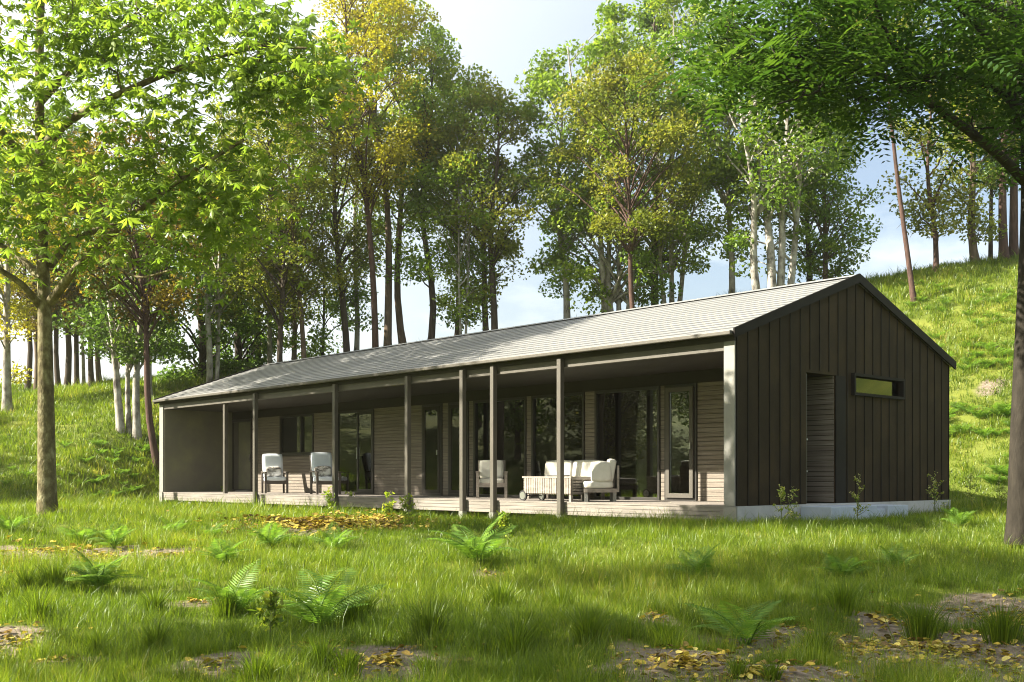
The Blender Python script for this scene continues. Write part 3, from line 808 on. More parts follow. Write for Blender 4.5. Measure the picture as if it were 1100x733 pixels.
def make_tree(name, base, height, lean, zc0, cr, tr, bark, leaf, label, stems=1, nclump=34, per=170, lsize=0.17, squash=1.0, clump_r=0.68, low=0, seed=0, group=None, drop=0.15, aspect=0.62):
    """trunk with limbs plus a crown of leaf clumps; lean = sideways shift of the top; zc0 = height where the crown starts"""
    rng = np.random.default_rng(seed)
    root = empty(name, base)
    tag(root, label, 'tree', group)
    V = []; Fq = []
    tops = []
    axes = []
    for s in range(stems):
        fan = 0 if stems == 1 else (s - (stems-1)/2)
        off = np.array([fan*tr*1.7, rng.normal(0, tr*0.6) if stems > 1 else 0, 0])
        tip = np.array([lean[0] + fan*cr*0.32, lean[1] + (rng.normal(0, cr*0.25) if stems > 1 else 0), height*(1 - 0.10*rng.random()*(stems > 1))])
        n = 12
        tt = np.linspace(0, 1, n)
        w = rng.normal(0, 1, (3, 2))*height*0.006
        P = np.zeros((n, 3))
        bend = tt**1.25 if stems > 1 else tt
        P[:, 0] = off[0] + (tip[0]-off[0])*bend + w[0, 0]*np.sin(tt*5) + w[1, 0]*np.sin(tt*9)
        P[:, 1] = off[1] + (tip[1]-off[1])*bend + w[0, 1]*np.sin(tt*5) + w[1, 1]*np.sin(tt*9)
        P[:, 2] = -0.25 + (tip[2]*0.93+0.25)*tt
        r0 = tr*(1.0 if stems == 1 else rng.uniform(0.6, 0.95))
        R = r0*(1 - 0.80*tt**1.15); R[0] *= 1.35; R[1] *= 1.03
        tube(P, R, 9, V, Fq)
        axes.append((P, R))
    # clump centres spread through the crown's volume
    C = []; 
    for k in range(nclump):
        u = (k + rng.random())/nclump
        prof = max(0.18, math.sin(math.pi*min(1, 0.10 + 0.86*u))**0.75)
        ang = rng.random()*2*math.pi
        rad = cr*prof*math.sqrt(rng.uniform(0.08, 1.0))
        z = zc0 + (height*1.01 - zc0)*u
        f = np.clip(z/height, 0, 1)
        cxy = np.array([lean[0]*f, lean[1]*f])
        C.append([cxy[0] + rad*math.cos(ang), cxy[1] + rad*squash*math.sin(ang), z + rng.normal(0, 0.25)])
    for k in range(low):
        ang = rng.random()*2*math.pi
        z = rng.uniform(0.45, 1.0)*zc0
        C.append([lean[0]*z/height + 0.5*cr*math.cos(ang)*rng.uniform(0.3, 1), lean[1]*z/height + 0.5*cr*math.sin(ang)*rng.uniform(0.3, 1), z])
    C = np.array(C)
    for k, c in enumerate(C):
        P, R = axes[k % stems] if stems > 1 else axes[0]
        d = np.hypot(c[0]-np.interp(c[2], P[:, 2], P[:, 0]), c[1]-np.interp(c[2], P[:, 2], P[:, 1]))
        zs = max(zc0*0.80 if k < nclump else c[2]-0.8, c[2] - d*rng.uniform(0.5, 1.1) - 0.3)
        zs = min(zs, height*0.97)
        s0 = np.array([np.interp(zs, P[:, 2], P[:, 0]), np.interp(zs, P[:, 2], P[:, 1]), zs])
        rs = np.interp(zs, P[:, 2], R)
        m_ = 5
        tt = np.linspace(0, 1, m_)[:, None]
        sag = np.array([0, 0, 1.0])*(d*0.12)
        Q = s0 + (c - s0)*tt + sag*np.sin(tt*math.pi) + rng.normal(0, 0.05, (m_, 3))*np.sin(tt*math.pi)
        rb = min(rs*0.55, 0.018 + 0.016*d)
        tube(Q, rb*(1 - 0.8*tt[:, 0]) + 0.004, 5, V, Fq)
        for q in range(2):      # twigs
            e = c + rng.normal(0, clump_r*0.55, 3)
            a0 = Q[3]
            tube(np.array([a0, (a0+e)/2 + rng.normal(0, 0.06, 3), e]), np.array([rb*0.35+0.004, rb*0.2+0.004, 0.004]), 4, V, Fq)
    link('trunk', np_mesh('trunk', np.concatenate(V), [np.concatenate(Fq)], smooth=True), M[bark], root)
    # leaves
    nl = int(per*1.3)
    tot = len(C)*nl
    cr_ = rng.uniform(0.65, 1.25, len(C))*clump_r
    G = rng.normal(0, 1, (len(C), nl, 3))
    G = G/np.maximum(1, np.linalg.norm(G, axis=2, keepdims=True)/1.9)
    G *= np.array([1.0, 1.0, 0.62])
    pos = C[:, None, :] + G*cr_[:, None, None]*0.62
    pos[..., 2] -= drop*np.hypot(G[..., 0], G[..., 1])*cr_[:, None]
    keep = rng.random((len(C), nl)) < rng.uniform(0.55, 1.0, (len(C), 1))
    pos = pos[keep]
    tone = (rng.random(len(C))[:, None]*0.45 + rng.random((len(C), nl))*0.55)[keep]
    nrm = unit(rng.normal(0, 1, pos.shape)*0.75 + np.array([0, 0, 0.75]))
    axv = rng.normal(0, 1, pos.shape) + np.array([0, 0, -0.55])
    axv = unit(axv - nrm*(axv*nrm).sum(1, keepdims=True))
    ln = lsize*rng.uniform(0.65, 1.25, len(pos))
    LV, LF = leaf_quads(pos, nrm, axv, ln, ln*aspect)
    link('crown', np_mesh('crown', LV, [LF], {'tint': np.repeat(tone, 4)}), M[leaf], root)
    return root

def tree_px(name, px, Y, top, cbot, cw, tw, bark, leaf, label, leanpx=0, X0=None, **kw):
    """a tree at distance Y whose trunk stands at column px; sizes given as the photo shows them, turned into metres here"""
    if 195 < px < 930: Y = Y + 3.5
    if 365 < px < 560: cbot -= 32
    X = (px-CX)/F_PX*Y
    zg = float(terrain(X, Y))
    zt = EYE + (HZ-top)/F_PX*Y
    zb = EYE + (HZ-cbot)/F_PX*Y
    m_ = Y/F_PX
    return make_tree(name, (X, Y, zg-0.05), zt-zg, (leanpx*m_, kw.pop('leany', 0.0)), zb-zg, cw*m_/2, tw*m_/2, 'bark_'+bark, 'leaf_'+leaf, label, seed=int(px*7+Y), **kw)

TREES = [
 # name, px, Y, top, crown bottom, crown width, trunk width, bark, leaf, label, extra
 # ridge on the left
 ('slender_tree', 8, 43, 150, 345, 120, 10, 'pale', 'gold', 'pale barked tree at the left picture edge, half behind the foreground trunk', dict(low=3)),
 ('slender_tree', 29, 50, 130, 350, 90, 6, 'dark', 'olive', 'dark trunk on the left ridge just left of the big lichened tree', {}),
 ('slender_tree', 38, 49, 170, 345, 80, 6, 'brown', 'rust', 'brown trunk on the left ridge hugging the left side of the big lichened trunk', {}),
 ('slender_tree', 64, 51, 140, 340, 95, 6, 'dark', 'olive', 'leaning dark trunk on the ridge just right of the big lichened tree', dict(leanpx=-10)),
 ('slender_tree', 71, 50, 120, 345, 100, 7, 'dark', 'dark', 'thicker dark trunk on the ridge, second right of the big lichened tree', dict(leanpx=-6)),
 ('slender_tree', 83, 52, 160, 350, 90, 6, 'dark', 'green', 'upright dark trunk on the ridge beside a gap of sky', {}),
 ('slender_tree', 90, 50, 190, 350, 80, 4, 'pale', 'olive', 'thin pale trunk on the ridge between two dark trunks', dict(leanpx=-8)),
 ('slender_tree', 99, 49, 150, 355, 100, 6, 'dark', 'rust', 'dark trunk on the ridge with rusty leaves, right of the thin pale one', dict(leanpx=-8)),
 ('slender_tree', 108, 51, 190, 355, 90, 6, 'brown', 'dark', 'brown trunk on the ridge left of the white multi-stemmed birch', {}),
 ('slender_tree', 128, 44, 230, 380, 90, 5, 'dark', 'dark', 'thin leaning dark tree on the slope beside the white birch', dict(leanpx=-14)),
 ('birch_tree', 141, 38, 215, 385, 150, 10, 'pale', 'dark', 'white barked birch with several stems on the slope left of the house', dict(stems=3, leanpx=-10, nclump=36, lsize=0.19)),
 ('birch_tree', 161, 43, 220, 380, 110, 7, 'pale', 'green', 'single white birch stem rising close to the left roof corner', {}),
 ('reddish_tree', 172, 36.5, 140, 335, 190, 8, 'red', 'rust', 'leaning reddish trunk with rusty foliage behind the left roof corner', dict(leanpx=-36, nclump=44, lsize=0.15)),
 # behind the left half of the roof
 ('broadleaf_tree', 216, 43, 190, 400, 130, 8, 'dark', 'dark', 'dark bushy tree low behind the far end of the roof', dict(nclump=44, low=6, lsize=0.22)),
 ('birch_tree', 228, 41, 120, 330, 130, 8, 'pale', 'olive', 'pale forked birch above the far end of the roof', dict(stems=2, nclump=40)),
 ('broadleaf_tree', 258, 45, 180, 395, 120, 8, 'dark', 'dark', 'dark broad leaved tree above the roof, left of the first sky gap', dict(nclump=44, low=5, lsize=0.22)),
 ('slender_tree', 277, 47, 110, 350, 100, 6, 'dark', 'olive', 'dark slim tree in the sky gap above the far roof', dict(low=3)),
 ('slender_tree', 289, 44, 200, 340, 80, 6, 'pale', 'olive', 'short pale trunk in the sky gap above the far roof', dict(nclump=22)),
 ('willowy_tree', 306, 40, 90, 330, 130, 7, 'dark', 'olive', 'fine leaved olive tree on a dark leaning trunk above the far roof', dict(leanpx=-14, nclump=46, lsize=0.12, per=300)),
 ('slender_tree', 314, 43, 130, 360, 90, 6, 'brown', 'green', 'brown trunk close right of the dark leaning olive tree', dict(nclump=26)),
 ('willowy_tree', 328, 41, 80, 310, 150, 6, 'brown', 'olive', 'tall fine leaved olive tree on a long bare brown trunk', dict(leanpx=-22, nclump=46, lsize=0.12, per=300)),
 ('slender_tree', 346, 46, 150, 380, 80, 3, 'dark', 'green', 'thin dark sapling with sparse leaves over the roof ridge', dict(nclump=20, low=4)),
 ('slender_tree', 374, 42, 60, 330, 120, 8, 'dark', 'olive', 'dark trunk leaning left under mixed green leaves, left of the red trunk', dict(leanpx=-22, nclump=40, lsize=0.14, per=220)),
 ('slender_tree', 382, 45, 110, 345, 90, 6, 'pale', 'green', 'pale brown trunk between the dark leaning one and the red one', dict(low=4)),
 ('glow_yellow_tree', 404, 41, -35, 245, 160, 8, 'red', 'gold', 'tall tree with sun glow coloured into its leaves, on a red leaning trunk', dict(leanpx=-28, nclump=50, lsize=0.14, per=240)),
 ('glow_yellow_tree', 416, 43, -45, 225, 150, 9, 'brown', 'gold', 'tall tree with sun glow coloured into its leaves, on a thick brown trunk, right of the red one', dict(leanpx=-18, nclump=50, lsize=0.14, per=240)),
 ('glow_yellow_tree', 435, 44, -10, 255, 130, 8, 'brown', 'lime', 'yellow green tree on a straight brown trunk right of the glow-coloured pair', dict(leanpx=-8, nclump=44, low=3, per=220)),
 # middle
 ('slender_tree', 459, 43, 40, 250, 120, 8, 'dark', 'green', 'straight dark trunk with leafy sides, standing alone over the mid roof', dict(low=7, nclump=42)),
 ('slender_tree', 489, 44, 75, 300, 120, 6, 'brown', 'lime', 'brown trunk with hanging leafy shoots, left of a thin pale pair', dict(low=7, nclump=42)),
 ('slender_tree', 498, 42, 105, 320, 100, 4, 'pale', 'green', 'thin pale trunk with leaves almost down to the roof', dict(stems=2, low=6, nclump=34)),
 ('slender_tree', 523, 43, 90, 290, 110, 7, 'brown', 'olive', 'brown leaning trunk in the pair at the left of the wide sky gap', dict(leanpx=-12, low=3)),
 ('slender_tree', 531, 42, 100, 300, 110, 8, 'dark', 'olive', 'dark upright trunk in the pair at the left of the wide sky gap', dict(low=4)),
 ('slender_tree', 609, 43, 60, 255, 150, 7, 'pale', 'green', 'pale leaning trunk at the right of the wide sky gap', dict(leanpx=-12, nclump=46, low=2, lsize=0.19)),
 ('slender_tree', 606, 46, 170, 280, 70, 4, 'dark', 'dark', 'thin dark trunk touching the pale leaning one by the sky gap', dict(leanpx=-8, nclump=14, low=4)),
 ('birch_tree', 662, 42, 15, 320, 200, 9, 'pale', 'green', 'broad pale many-stemmed tree with foliage down to the roof', dict(stems=4, nclump=80, lsize=0.20)),
 ('reddish_tree', 682, 39, 60, 250, 170, 6, 'red', 'olive', 'slim red trunk with drooping olive leaves above the mid roof', dict(leanpx=-12, nclump=60, lsize=0.15, per=260, drop=0.4)),
 ('broadleaf_tree', 704, 45, -10, 300, 170, 9, 'dark', 'dark', 'dark thick trunk behind the slim red one', dict(nclump=64, lsize=0.20)),
 ('birch_tree', 722, 42, -15, 285, 180, 7, 'pale', 'lime', 'pale three-stemmed tree rising above the roof, right of a dark trunk', dict(stems=3, nclump=60)),
 ('birch_tree', 786, 41, 20, 205, 170, 7, 'pale', 'green', 'lone slim white trunk over the bright roof', dict(leanpx=-4, nclump=52, low=3, lsize=0.19)),
 ('birch_tree', 831, 38, 60, 215, 190, 12, 'pale', 'green', 'big white birch with fanning stems near the roof apex', dict(stems=4, nclump=70, low=4, lsize=0.19)),
 ('slender_tree', 869, 43, 110, 270, 100, 7, 'dark', 'dark', 'dark straight trunk between the white birch and the roof apex', dict(low=3, nclump=36)),
 ('slender_tree', 886, 41, 120, 270, 110, 6, 'brown', 'green', 'brown straight trunk left of the roof apex', dict(low=3, nclump=36)),
 # hill on the right
 ('reddish_tree', 983, 38, -40, 40, 110, 6, 'red', 'olive', 'bare leaning red trunk on the slope beside the roof', dict(leanpx=-42, nclump=26)),
 ('slender_tree', 1005, 42, 60, 215, 110, 6, 'red', 'olive', 'slim curved trunk with low branches on the right ridge', dict(leanpx=-10, low=6, nclump=15)),
 ('slender_tree', 1049, 42, 40, 210, 120, 9, 'brown', 'olive', 'stout brown trunk on the right ridge with leaves over the sky', dict(leanpx=-12, low=5, nclump=20)),
 ('slender_tree', 1064, 43, 60, 180, 80, 5, 'dark', 'dark', 'thin dark trunk on the right ridge between stouter trunks', dict(leanpx=4, low=3, nclump=14)),
 ('reddish_tree', 1079, 42, 20, 170, 110, 10, 'red', 'dark', 'thick red trunk at the right end of the ridge', dict(nclump=30)),
 ('reddish_tree', 1089, 42.5, 10, 165, 110, 10, 'red', 'olive', 'rightmost thick red trunk, beside the foreground trunk', dict(leanpx=-2, nclump=30)),
]
for T in TREES:
    tree_px(*T[:10], **T[10])

# trees beyond the left picture edge: they shade the roof and the lawn and stand in the glass
OFF = [(-17.0, 22.6, 18.5, 2.2), (-17.6, 26.6, 19.5, 2.5), (-18.4, 30.8, 19, 2.6), (-5.7, 6.9, 10.8, 1.4), (-6.4, 5.0, 10.2, 1.5), (-8.2, 6.3, 8.6, 1.9), (-6.9, 9.5, 10.2, 1.5),
       (-30, 27, 11, 3.4), (-33, 22, 11, 3.4), (-31, 17, 10, 3.2), (-38, 30, 13, 3.8), (-39, 19.5, 12, 3.6), (-36, 13, 11, 3.4), (-44, 25, 14, 4.0), (-27.5, 22.5, 8, 2.4), (-34, 31.5, 10, 3.2), (-38, 37, 12, 3.4)]
for i, (x, y, h, r) in enumerate(OFF):
    make_tree('broadleaf_tree', (x, y, float(terrain(x, y))-0.05), h, (0.4, -0.3), h*(0.14 if x < -26.5 else 0.55), r, 0.16, 'bark_brown', 'leaf_green' if i % 2 else 'leaf_olive',
              'broadleaf tree beyond the left edge, casting shade on house and lawn', nclump=78 if x < -10 else 34, per=130, lsize=0.24 if x < -10 else 0.16, seed=500+i, clump_r=0.9, group='shade trees beyond the left edge')

# ---- the two foreground trees, limb by limb
def limb_path(pts, Y, jitter=0.0, seed=0):
    """pts: (px, py, depth offset)"""
    P = np.array([at(px, py, Y+dy) for (px, py, dy) in pts])
    k = len(P)
    t = np.linspace(0, k-1, (k-1)*5+1)
    out_ = np.stack([np.interp(t, np.arange(k), P[:, c]) for c in range(3)], 1)
    for _ in range(2):
        out_[1:-1] = 0.25*out_[:-2] + 0.5*out_[1:-1] + 0.25*out_[2:]
    return out_

def hero_tree(name, base, label, bark, leafmat, limbs, clumps, maker, Y):
    root = empty(name, base)
    tag(root, label, 'tree')
    base = np.array(base)
    V = []; Fq = []; pts = []
    for (pp, r0, r1) in limbs:
        P = limb_path(pp, Y) - base
        n = len(P)
        R = r0 + (r1-r0)*np.linspace(0, 1, n)**0.8
        if pp[0][1] > 500: R[0] *= 1.18; R[1] *= 1.08; R[2] *= 1.03
        tube(P, R, 14, V, Fq)
        if r0 < 0.3: pts.append(np.column_stack([P, R])[n//4:])
        else: pts.append(np.column_stack([P, R])[int(n*0.55):])
    pts = np.concatenate(pts)
    rng = np.random.default_rng(77)
    C = clumps(rng) - base
    order = np.argsort([np.min(np.linalg.norm(pts[:, :3]-c, axis=1)) for c in C])
    for c in C[order]:
        d = np.linalg.norm(pts[:, :3]-c, axis=1) + 0.5*np.clip(pts[:, 2]-c[2], 0, None)
        j = int(np.argmin(d))
        s0 = pts[j, :3]; dist = np.linalg.norm(c-s0)
        tt = np.linspace(0, 1, 7)[:, None]
        Q = s0 + (c-s0)*tt + np.array([0, 0, 0.16*dist])*np.sin(tt*math.pi) + rng.normal(0, 0.035, (7, 3))*np.sin(tt*math.pi)
        rb = min(pts[j, 3]*0.6, 0.010 + 0.012*dist)
        RR = rb*(1-0.75*tt[:, 0]) + 0.003
        tube(Q, RR, 6, V, Fq)
        pts = np.concatenate([pts, np.column_stack([Q[2:], RR[2:]])])
    link('trunk', np_mesh('trunk', np.concatenate(V), [np.concatenate(Fq)], smooth=True), M[bark], root)
    LV, LF, tint = maker(rng, C)
    link('crown', np_mesh('crown', LV, [LF], {'tint': tint}), M[leafmat], root)
    return root

def sample_ellipses(rng, ells, Y):
    C = []
    for (px, py, rx, ry, y0, y1, n) in ells:
        for k in range(n):
            a = rng.random()*2*math.pi; r = math.sqrt(rng.random())
            C.append(at(px + rx*r*math.cos(a), py + ry*r*math.sin(a), Y + rng.uniform(y0, y1)))
    return np.array(C)

def palmate(rng, C, per=20, rad=0.44, ll=0.15, leaflets=6):
    n = len(C)*per
    pos = np.repeat(C, per, 0) + rng.normal(0, 1, (n, 3))*np.array([rad, rad, rad*0.45])
    up = unit(rng.normal(0, 0.35, (n, 3)) + np.array([-0.15, -0.1, 1.0]))
    h = rng.random(n)*2*np.pi
    e1 = unit(np.cross(up, np.stack([np.cos(h), np.sin(h), np.zeros(n)], 1))); e2 = np.cross(up, e1)
    Vs = []; Fs = []; ts = []; off = 0
    tone = rng.random(len(C)).repeat(per)*0.4 + rng.random(n)*0.6
    size = rng.uniform(0.7, 1.2, n)
    for k in range(leaflets):
        a = 2*np.pi*k/leaflets + rng.normal(0, 0.15, n)
        droop = rng.uniform(0.35, 0.95, n)
        dirh = e1*np.cos(a)[:, None] + e2*np.sin(a)[:, None]
        axv = unit(dirh - up*droop[:, None])
        nrm = unit(np.cross(np.cross(axv, up), axv))
        ln = ll*size*rng.uniform(0.8, 1.15, n)
        v, f = leaf_quads(pos + axv*(ln*0.55)[:, None], nrm, axv, ln, ln*0.34, fold=-0.25)
        Vs.append(v); Fs.append(f+off); off += len(v); ts.append(np.repeat(tone, 4))
    return np.concatenate(Vs), np.concatenate(Fs), np.concatenate(ts)

def pinnate(rng, C, per=10, rad=0.36, rl=0.44, pairs=6):
    n = len(C)*per
    pos = np.repeat(C, per, 0) + rng.normal(0, 1, (n, 3))*np.array([rad, rad, rad*0.42])
    h = rng.random(n)*2*np.pi
    axv = unit(np.stack([np.cos(h), np.sin(h), rng.uniform(-0.55, 0.15, n)], 1))
    up = unit(rng.normal(0, 0.28, (n, 3)) + np.array([0, 0, 1.0]))
    side = unit(np.cross(axv, up)); nrm = np.cross(side, axv)
    size = rng.uniform(0.7, 1.2, n)*rl
    tone = rng.random(len(C)).repeat(per)*0.4 + rng.random(n)*0.6
    Vs = []; Fs = []; ts = []; off = 0
    for k in range(pairs):
        t = (k+0.8)/pairs
        arch = -0.35*t*t
        cpos = pos + axv*(size*t)[:, None] + nrm*(size*arch)[:, None]
        ln = size*0.30*(1.05 - 0.55*abs(t-0.4)/0.6)
        for s in (-1, 1):
            d = unit(side*s + axv*0.45 - nrm*0.18)
            v, f = leaf_quads(cpos + d*(ln*0.52)[:, None], unit(nrm + side*0.12*s), d, ln, ln*0.40, fold=0.05)
            Vs.append(v); Fs.append(f+off); off += len(v); ts.append(np.repeat(tone, 4))
    return np.concatenate(Vs), np.concatenate(Fs), np.concatenate(ts)

YL = 15.6
lx, ly, lz = (50-CX)/F_PX*YL, YL, float(terrain((50-CX)/F_PX*YL, YL))
limbsL = [
    ([(51, 562, 0), (50, 480, 0), (49, 400, 0), (48, 330, 0), (45, 260, 0.1), (43, 170, 0.2), (42, 60, 0.3), (46, -70, 0.4)], 0.142, 0.05),
    ([(54, 325, 0), (80, 290, -0.3), (110, 260, -0.6), (150, 225, -0.9), (205, 185, -1.1), (262, 150, -1.2)], 0.075, 0.02),
    ([(54, 285, 0), (75, 258, 0.3), (125, 240, 0.7), (185, 238, 0.9), (240, 245, 1.0)], 0.065, 0.018),
    ([(44, 330, 0), (24, 305, -0.3), (0, 290, -0.5), (-40, 262, -0.8), (-90, 235, -1.0)], 0.06, 0.015),
    ([(45, 300, 0), (20, 275, 0.3), (-8, 258, 0.5), (-60, 205, 0.9)], 0.07, 0.015),
    ([(44, 160, 0.2), (75, 128, -0.1), (130, 100, -0.5), (200, 70, -0.9), (275, 50, -1.2), (330, 52, -1.3)], 0.075, 0.016),
    ([(43, 110, 0.2), (90, 60, 0.5), (150, 20, 0.8), (220, 5, 0.9)], 0.06, 0.016),
    ([(43, 190, 0.2), (10, 150, 0), (-40, 100, -0.4), (-90, 70, -0.7)], 0.07, 0.016),
    ([(110, 260, -0.6), (120, 285, -1.2), (150, 300, -1.7), (185, 290, -2.0)], 0.03, 0.012),
]
def clumpsL(rng):
    return sample_ellipses(rng, [
        (60, 60, 120, 70, -1.8, 0.4, 32), (210, 45, 110, 55, -1.8, 0.4, 34), (310, 70, 48, 48, -2.0, 0.4, 20), (330, 105, 26, 22, -1.8, 0.2, 6),
        (60, 170, 110, 55, -1.7, 0.4, 18), (170, 150, 90, 50, -1.7, 0.4, 16), (225, 190, 55, 50, -1.8, 0.3, 12), (225, 235, 45, 36, -1.8, 0.2, 11),
        (120, 250, 60, 25, -1.8, 0.2, 6), (40, 230, 60, 30, -1.8, 0.3, 8), (-60, 130, 60, 110, -1.6, 0.6, 20), (-20, 260, 30, 30, -1.5, 0.5, 4), (75, -40, 170, 40, -1.6, 0.6, 20),
        (205, 275, 28, 14, -1.6, 0, 4)], YL)
hero_tree('broadleaf_tree', (lx, ly, lz-0.05), 'large light green tree with lichened trunk standing left of the house', 'bark_lichen', 'leaf_fresh', limbsL, clumpsL, palmate, YL)

YR = 13.2
rx_, ry_, rz_ = (1096-CX)/F_PX*YR, YR, float(terrain((1096-CX)/F_PX*YR, YR))
limbsR = [
    ([(1096, 585, 0), (1097, 500, 0), (1100, 400, 0), (1104, 300, 0.1), (1106, 220, 0.2), (1104, 120, 0.3), (1090, 20, 0.4), (1078, -90, 0.5)], 0.165, 0.06),
    ([(1106, 200, 0.1), (1075, 168, -0.3), (1040, 140, -0.6), (1000, 112, -0.9), (960, 88, -1.2), (925, 72, -1.5), (890, 62, -1.7), (850, 60, -1.9)], 0.070, 0.018),
    ([(1104, 130, 0.2), (1075, 95, 0.1), (1035, 82, 0), (1000, 80, -0.2), (955, 105, -0.4), (930, 108, -0.6)], 0.07, 0.02),
    ([(1098, 140, 0.3), (1075, 70, 0), (1055, 30, -0.3), (1010, -10, -0.6), (950, -40, -0.9)], 0.08, 0.025),
    ([(1090, 20, 0.4), (1050, 0, -0.5), (1000, -20, -1.2), (900, -30, -1.8)], 0.06, 0.02),
    ([(925, 72, -1.5), (905, 80, -1.8), (880, 98, -2.1), (858, 105, -2.3), (835, 112, -2.5)], 0.026, 0.008),
    ([(985, 105, -1.0), (960, 50, -1.3), (945, 20, -1.6), (935, -20, -1.8)], 0.035, 0.012),
    ([(1104, 160, 0.2), (1130, 100, 0.2), (1180, 60, 0.2)], 0.07, 0.02),
]
def clumpsR(rng):
    return sample_ellipses(rng, [
        (850, 48, 62, 42, -2.6, 0.3, 34), (820, 72, 36, 22, -2.6, -0.6, 12), (890, 95, 50, 26, -2.4, 0.2, 17), (940, 50, 70, 50, -2.2, 0.8, 34),
        (1030, 40, 80, 55, -2.0, 1.4, 42), (1085, 90, 40, 50, -1.6, 1.4, 18), (950, 115, 30, 18, -1.2, 0.4, 6), (1060, 125, 45, 22, -0.6, 1.4, 9), (1090, 160, 20, 18, -0.8, 1.0, 4),
        (850, -30, 90, 40, -2.6, 0.4, 26), (1000, -45, 130, 50, -2.2, 1.2, 44), (1150, 60, 50, 90, -1.6, 1.6, 26), (800, 40, 30, 30, -2.4, -0.8, 8)], YR)
hero_tree('spreading_tree', (rx_, ry_, rz_-0.05), 'dark grey tree at the right edge spreading pinnate leaves over the roof', 'bark_grey', 'leaf_deep', limbsR, clumpsR, pinnate, YR)

# ------------------------------------------------------------------ ferns
def frond_mesh(seed, L=0.5):
    rng = np.random.default_rng(seed)
    n = 26
    t = np.linspace(0.0, 1, n)
    # arching midrib in the x-z plane
    ang = math.radians(74) - t*math.radians(rng.uniform(60, 95))
    ds = L/n
    x = np.cumsum(np.cos(ang))*ds; z = np.cumsum(np.sin(ang))*ds
    y = 0.05*L*np.sin(t*3+rng.random()*3)
    V = []; Fq = []
    tube(np.stack([x, y, z], 1), 0.006*(1-0.85*t)*L/0.5, 4, V, Fq)
    nv = sum(len(v) for v in V)
    Pc = []; Ax = []; Nn = []; ln = []
    for i in range(3, n):
        tx = np.array([math.cos(ang[i]), 0, math.sin(ang[i])]); nz = np.array([-math.sin(ang[i]), 0, math.cos(ang[i])])
        w = L*0.27*math.sin(math.pi*min(1, 0.14+0.86*t[i]))**0.8 + 0.01
        for s in (-1, 1):
            d = np.array([0, s*1.0, 0]) + tx*0.35 - nz*0.22
            d /= np.linalg.norm(d)
            l_ = w*rng.uniform(0.85, 1.1)
            Pc.append(np.array([x[i], y[i], z[i]]) + d*l_*0.5); Ax.append(d); nn = nz + np.array([0, s*0.15, 0]) + rng.normal(0, 0.12, 3)
            nn -= d*np.dot(nn, d); Nn.append(nn/np.linalg.norm(nn)); ln.append(l_)
    ln = np.array(ln)
    LV, LF = leaf_quads(np.array(Pc), np.array(Nn), np.array(Ax), ln, np.full(len(ln), L*0.026), fold=0.1)
    tint = np.concatenate([np.full(nv, 0.4), np.repeat(rng.random(len(ln))*0.5 + 0.35, 4)])
    me = np_mesh('frond', np.concatenate(V + [LV]), [np.concatenate(Fq), LF + nv], {'tint': tint})
    me.materials.append(M['fern'])
    return me
FROND = [frond_mesh(s) for s in range(5)]
def fern(px, py, wpx, label, n=None, tall=1.0, group='ferns in the lawn'):
    x, y, z = ground_at(px, py)
    s = 1.15*random.uniform(0.85, 1.1)*(wpx*y/F_PX)/0.72
    t = empty('fern', (x, y, z-0.01), random.random()*6)
    tag(t, label, 'fern', group)
    n = n or random.randint(10, 14)
    for k in range(n):
        o = bpy.data.objects.new('frond', random.choice(FROND))
        scene.collection.objects.link(o); o.parent = t
        o.rotation_euler = (random.gauss(0, 0.1), random.uniform(-0.45, 0.25), 2*math.pi*(k+random.uniform(-.3, .3))/n)
        q = s*random.uniform(0.75, 1.1); o.scale = (q, q, q*tall)
    return t
for a in [(12, 572, 46, 'fern at the left edge below the big lichened trunk'),
          (86, 584, 52, 'fern right of the leaf strewn patch, left one of a touching pair'),
          (122, 590, 60, 'fern right of the leaf strewn patch, right one of a touching pair'),
          (105, 634, 72, 'bluish fern in the lit grass at the lower left'),
          (185, 576, 42, 'small fern in the shaded grass left of the porch'),
          (228, 578, 40, 'small fern in shade behind the tall upright lawn fern'),
          (241, 606, 66, 'tall upright fern on the edge of the lit lawn'),
          (290, 588, 54, 'fern in shade just left of the yellow leaf patch'),
          (359, 592, 54, 'fern in front of the yellow leaf patch below the deck'),
          (512, 606, 92, 'large bright fern in the middle of the lawn below the paired posts'),
          (252, 660, 80, 'fern at lower left beside the biggest lawn fern'),
          (345, 678, 112, 'biggest fern, in the lower left foreground'),
          (750, 622, 66, 'bright fern in the grass below the corner of the house'),
          (800, 694, 116, 'bright fern at the edge of the bare foreground soil'),
          (905, 622, 58, 'shaded fern in the dark grass below the side door'),
          (962, 612, 56, 'shaded fern in the dark grass below the gable window'),
          (1030, 566, 40, 'fern at the foot of the slope beside the foundation'), ]:
    fern(*a, tall=0.82)
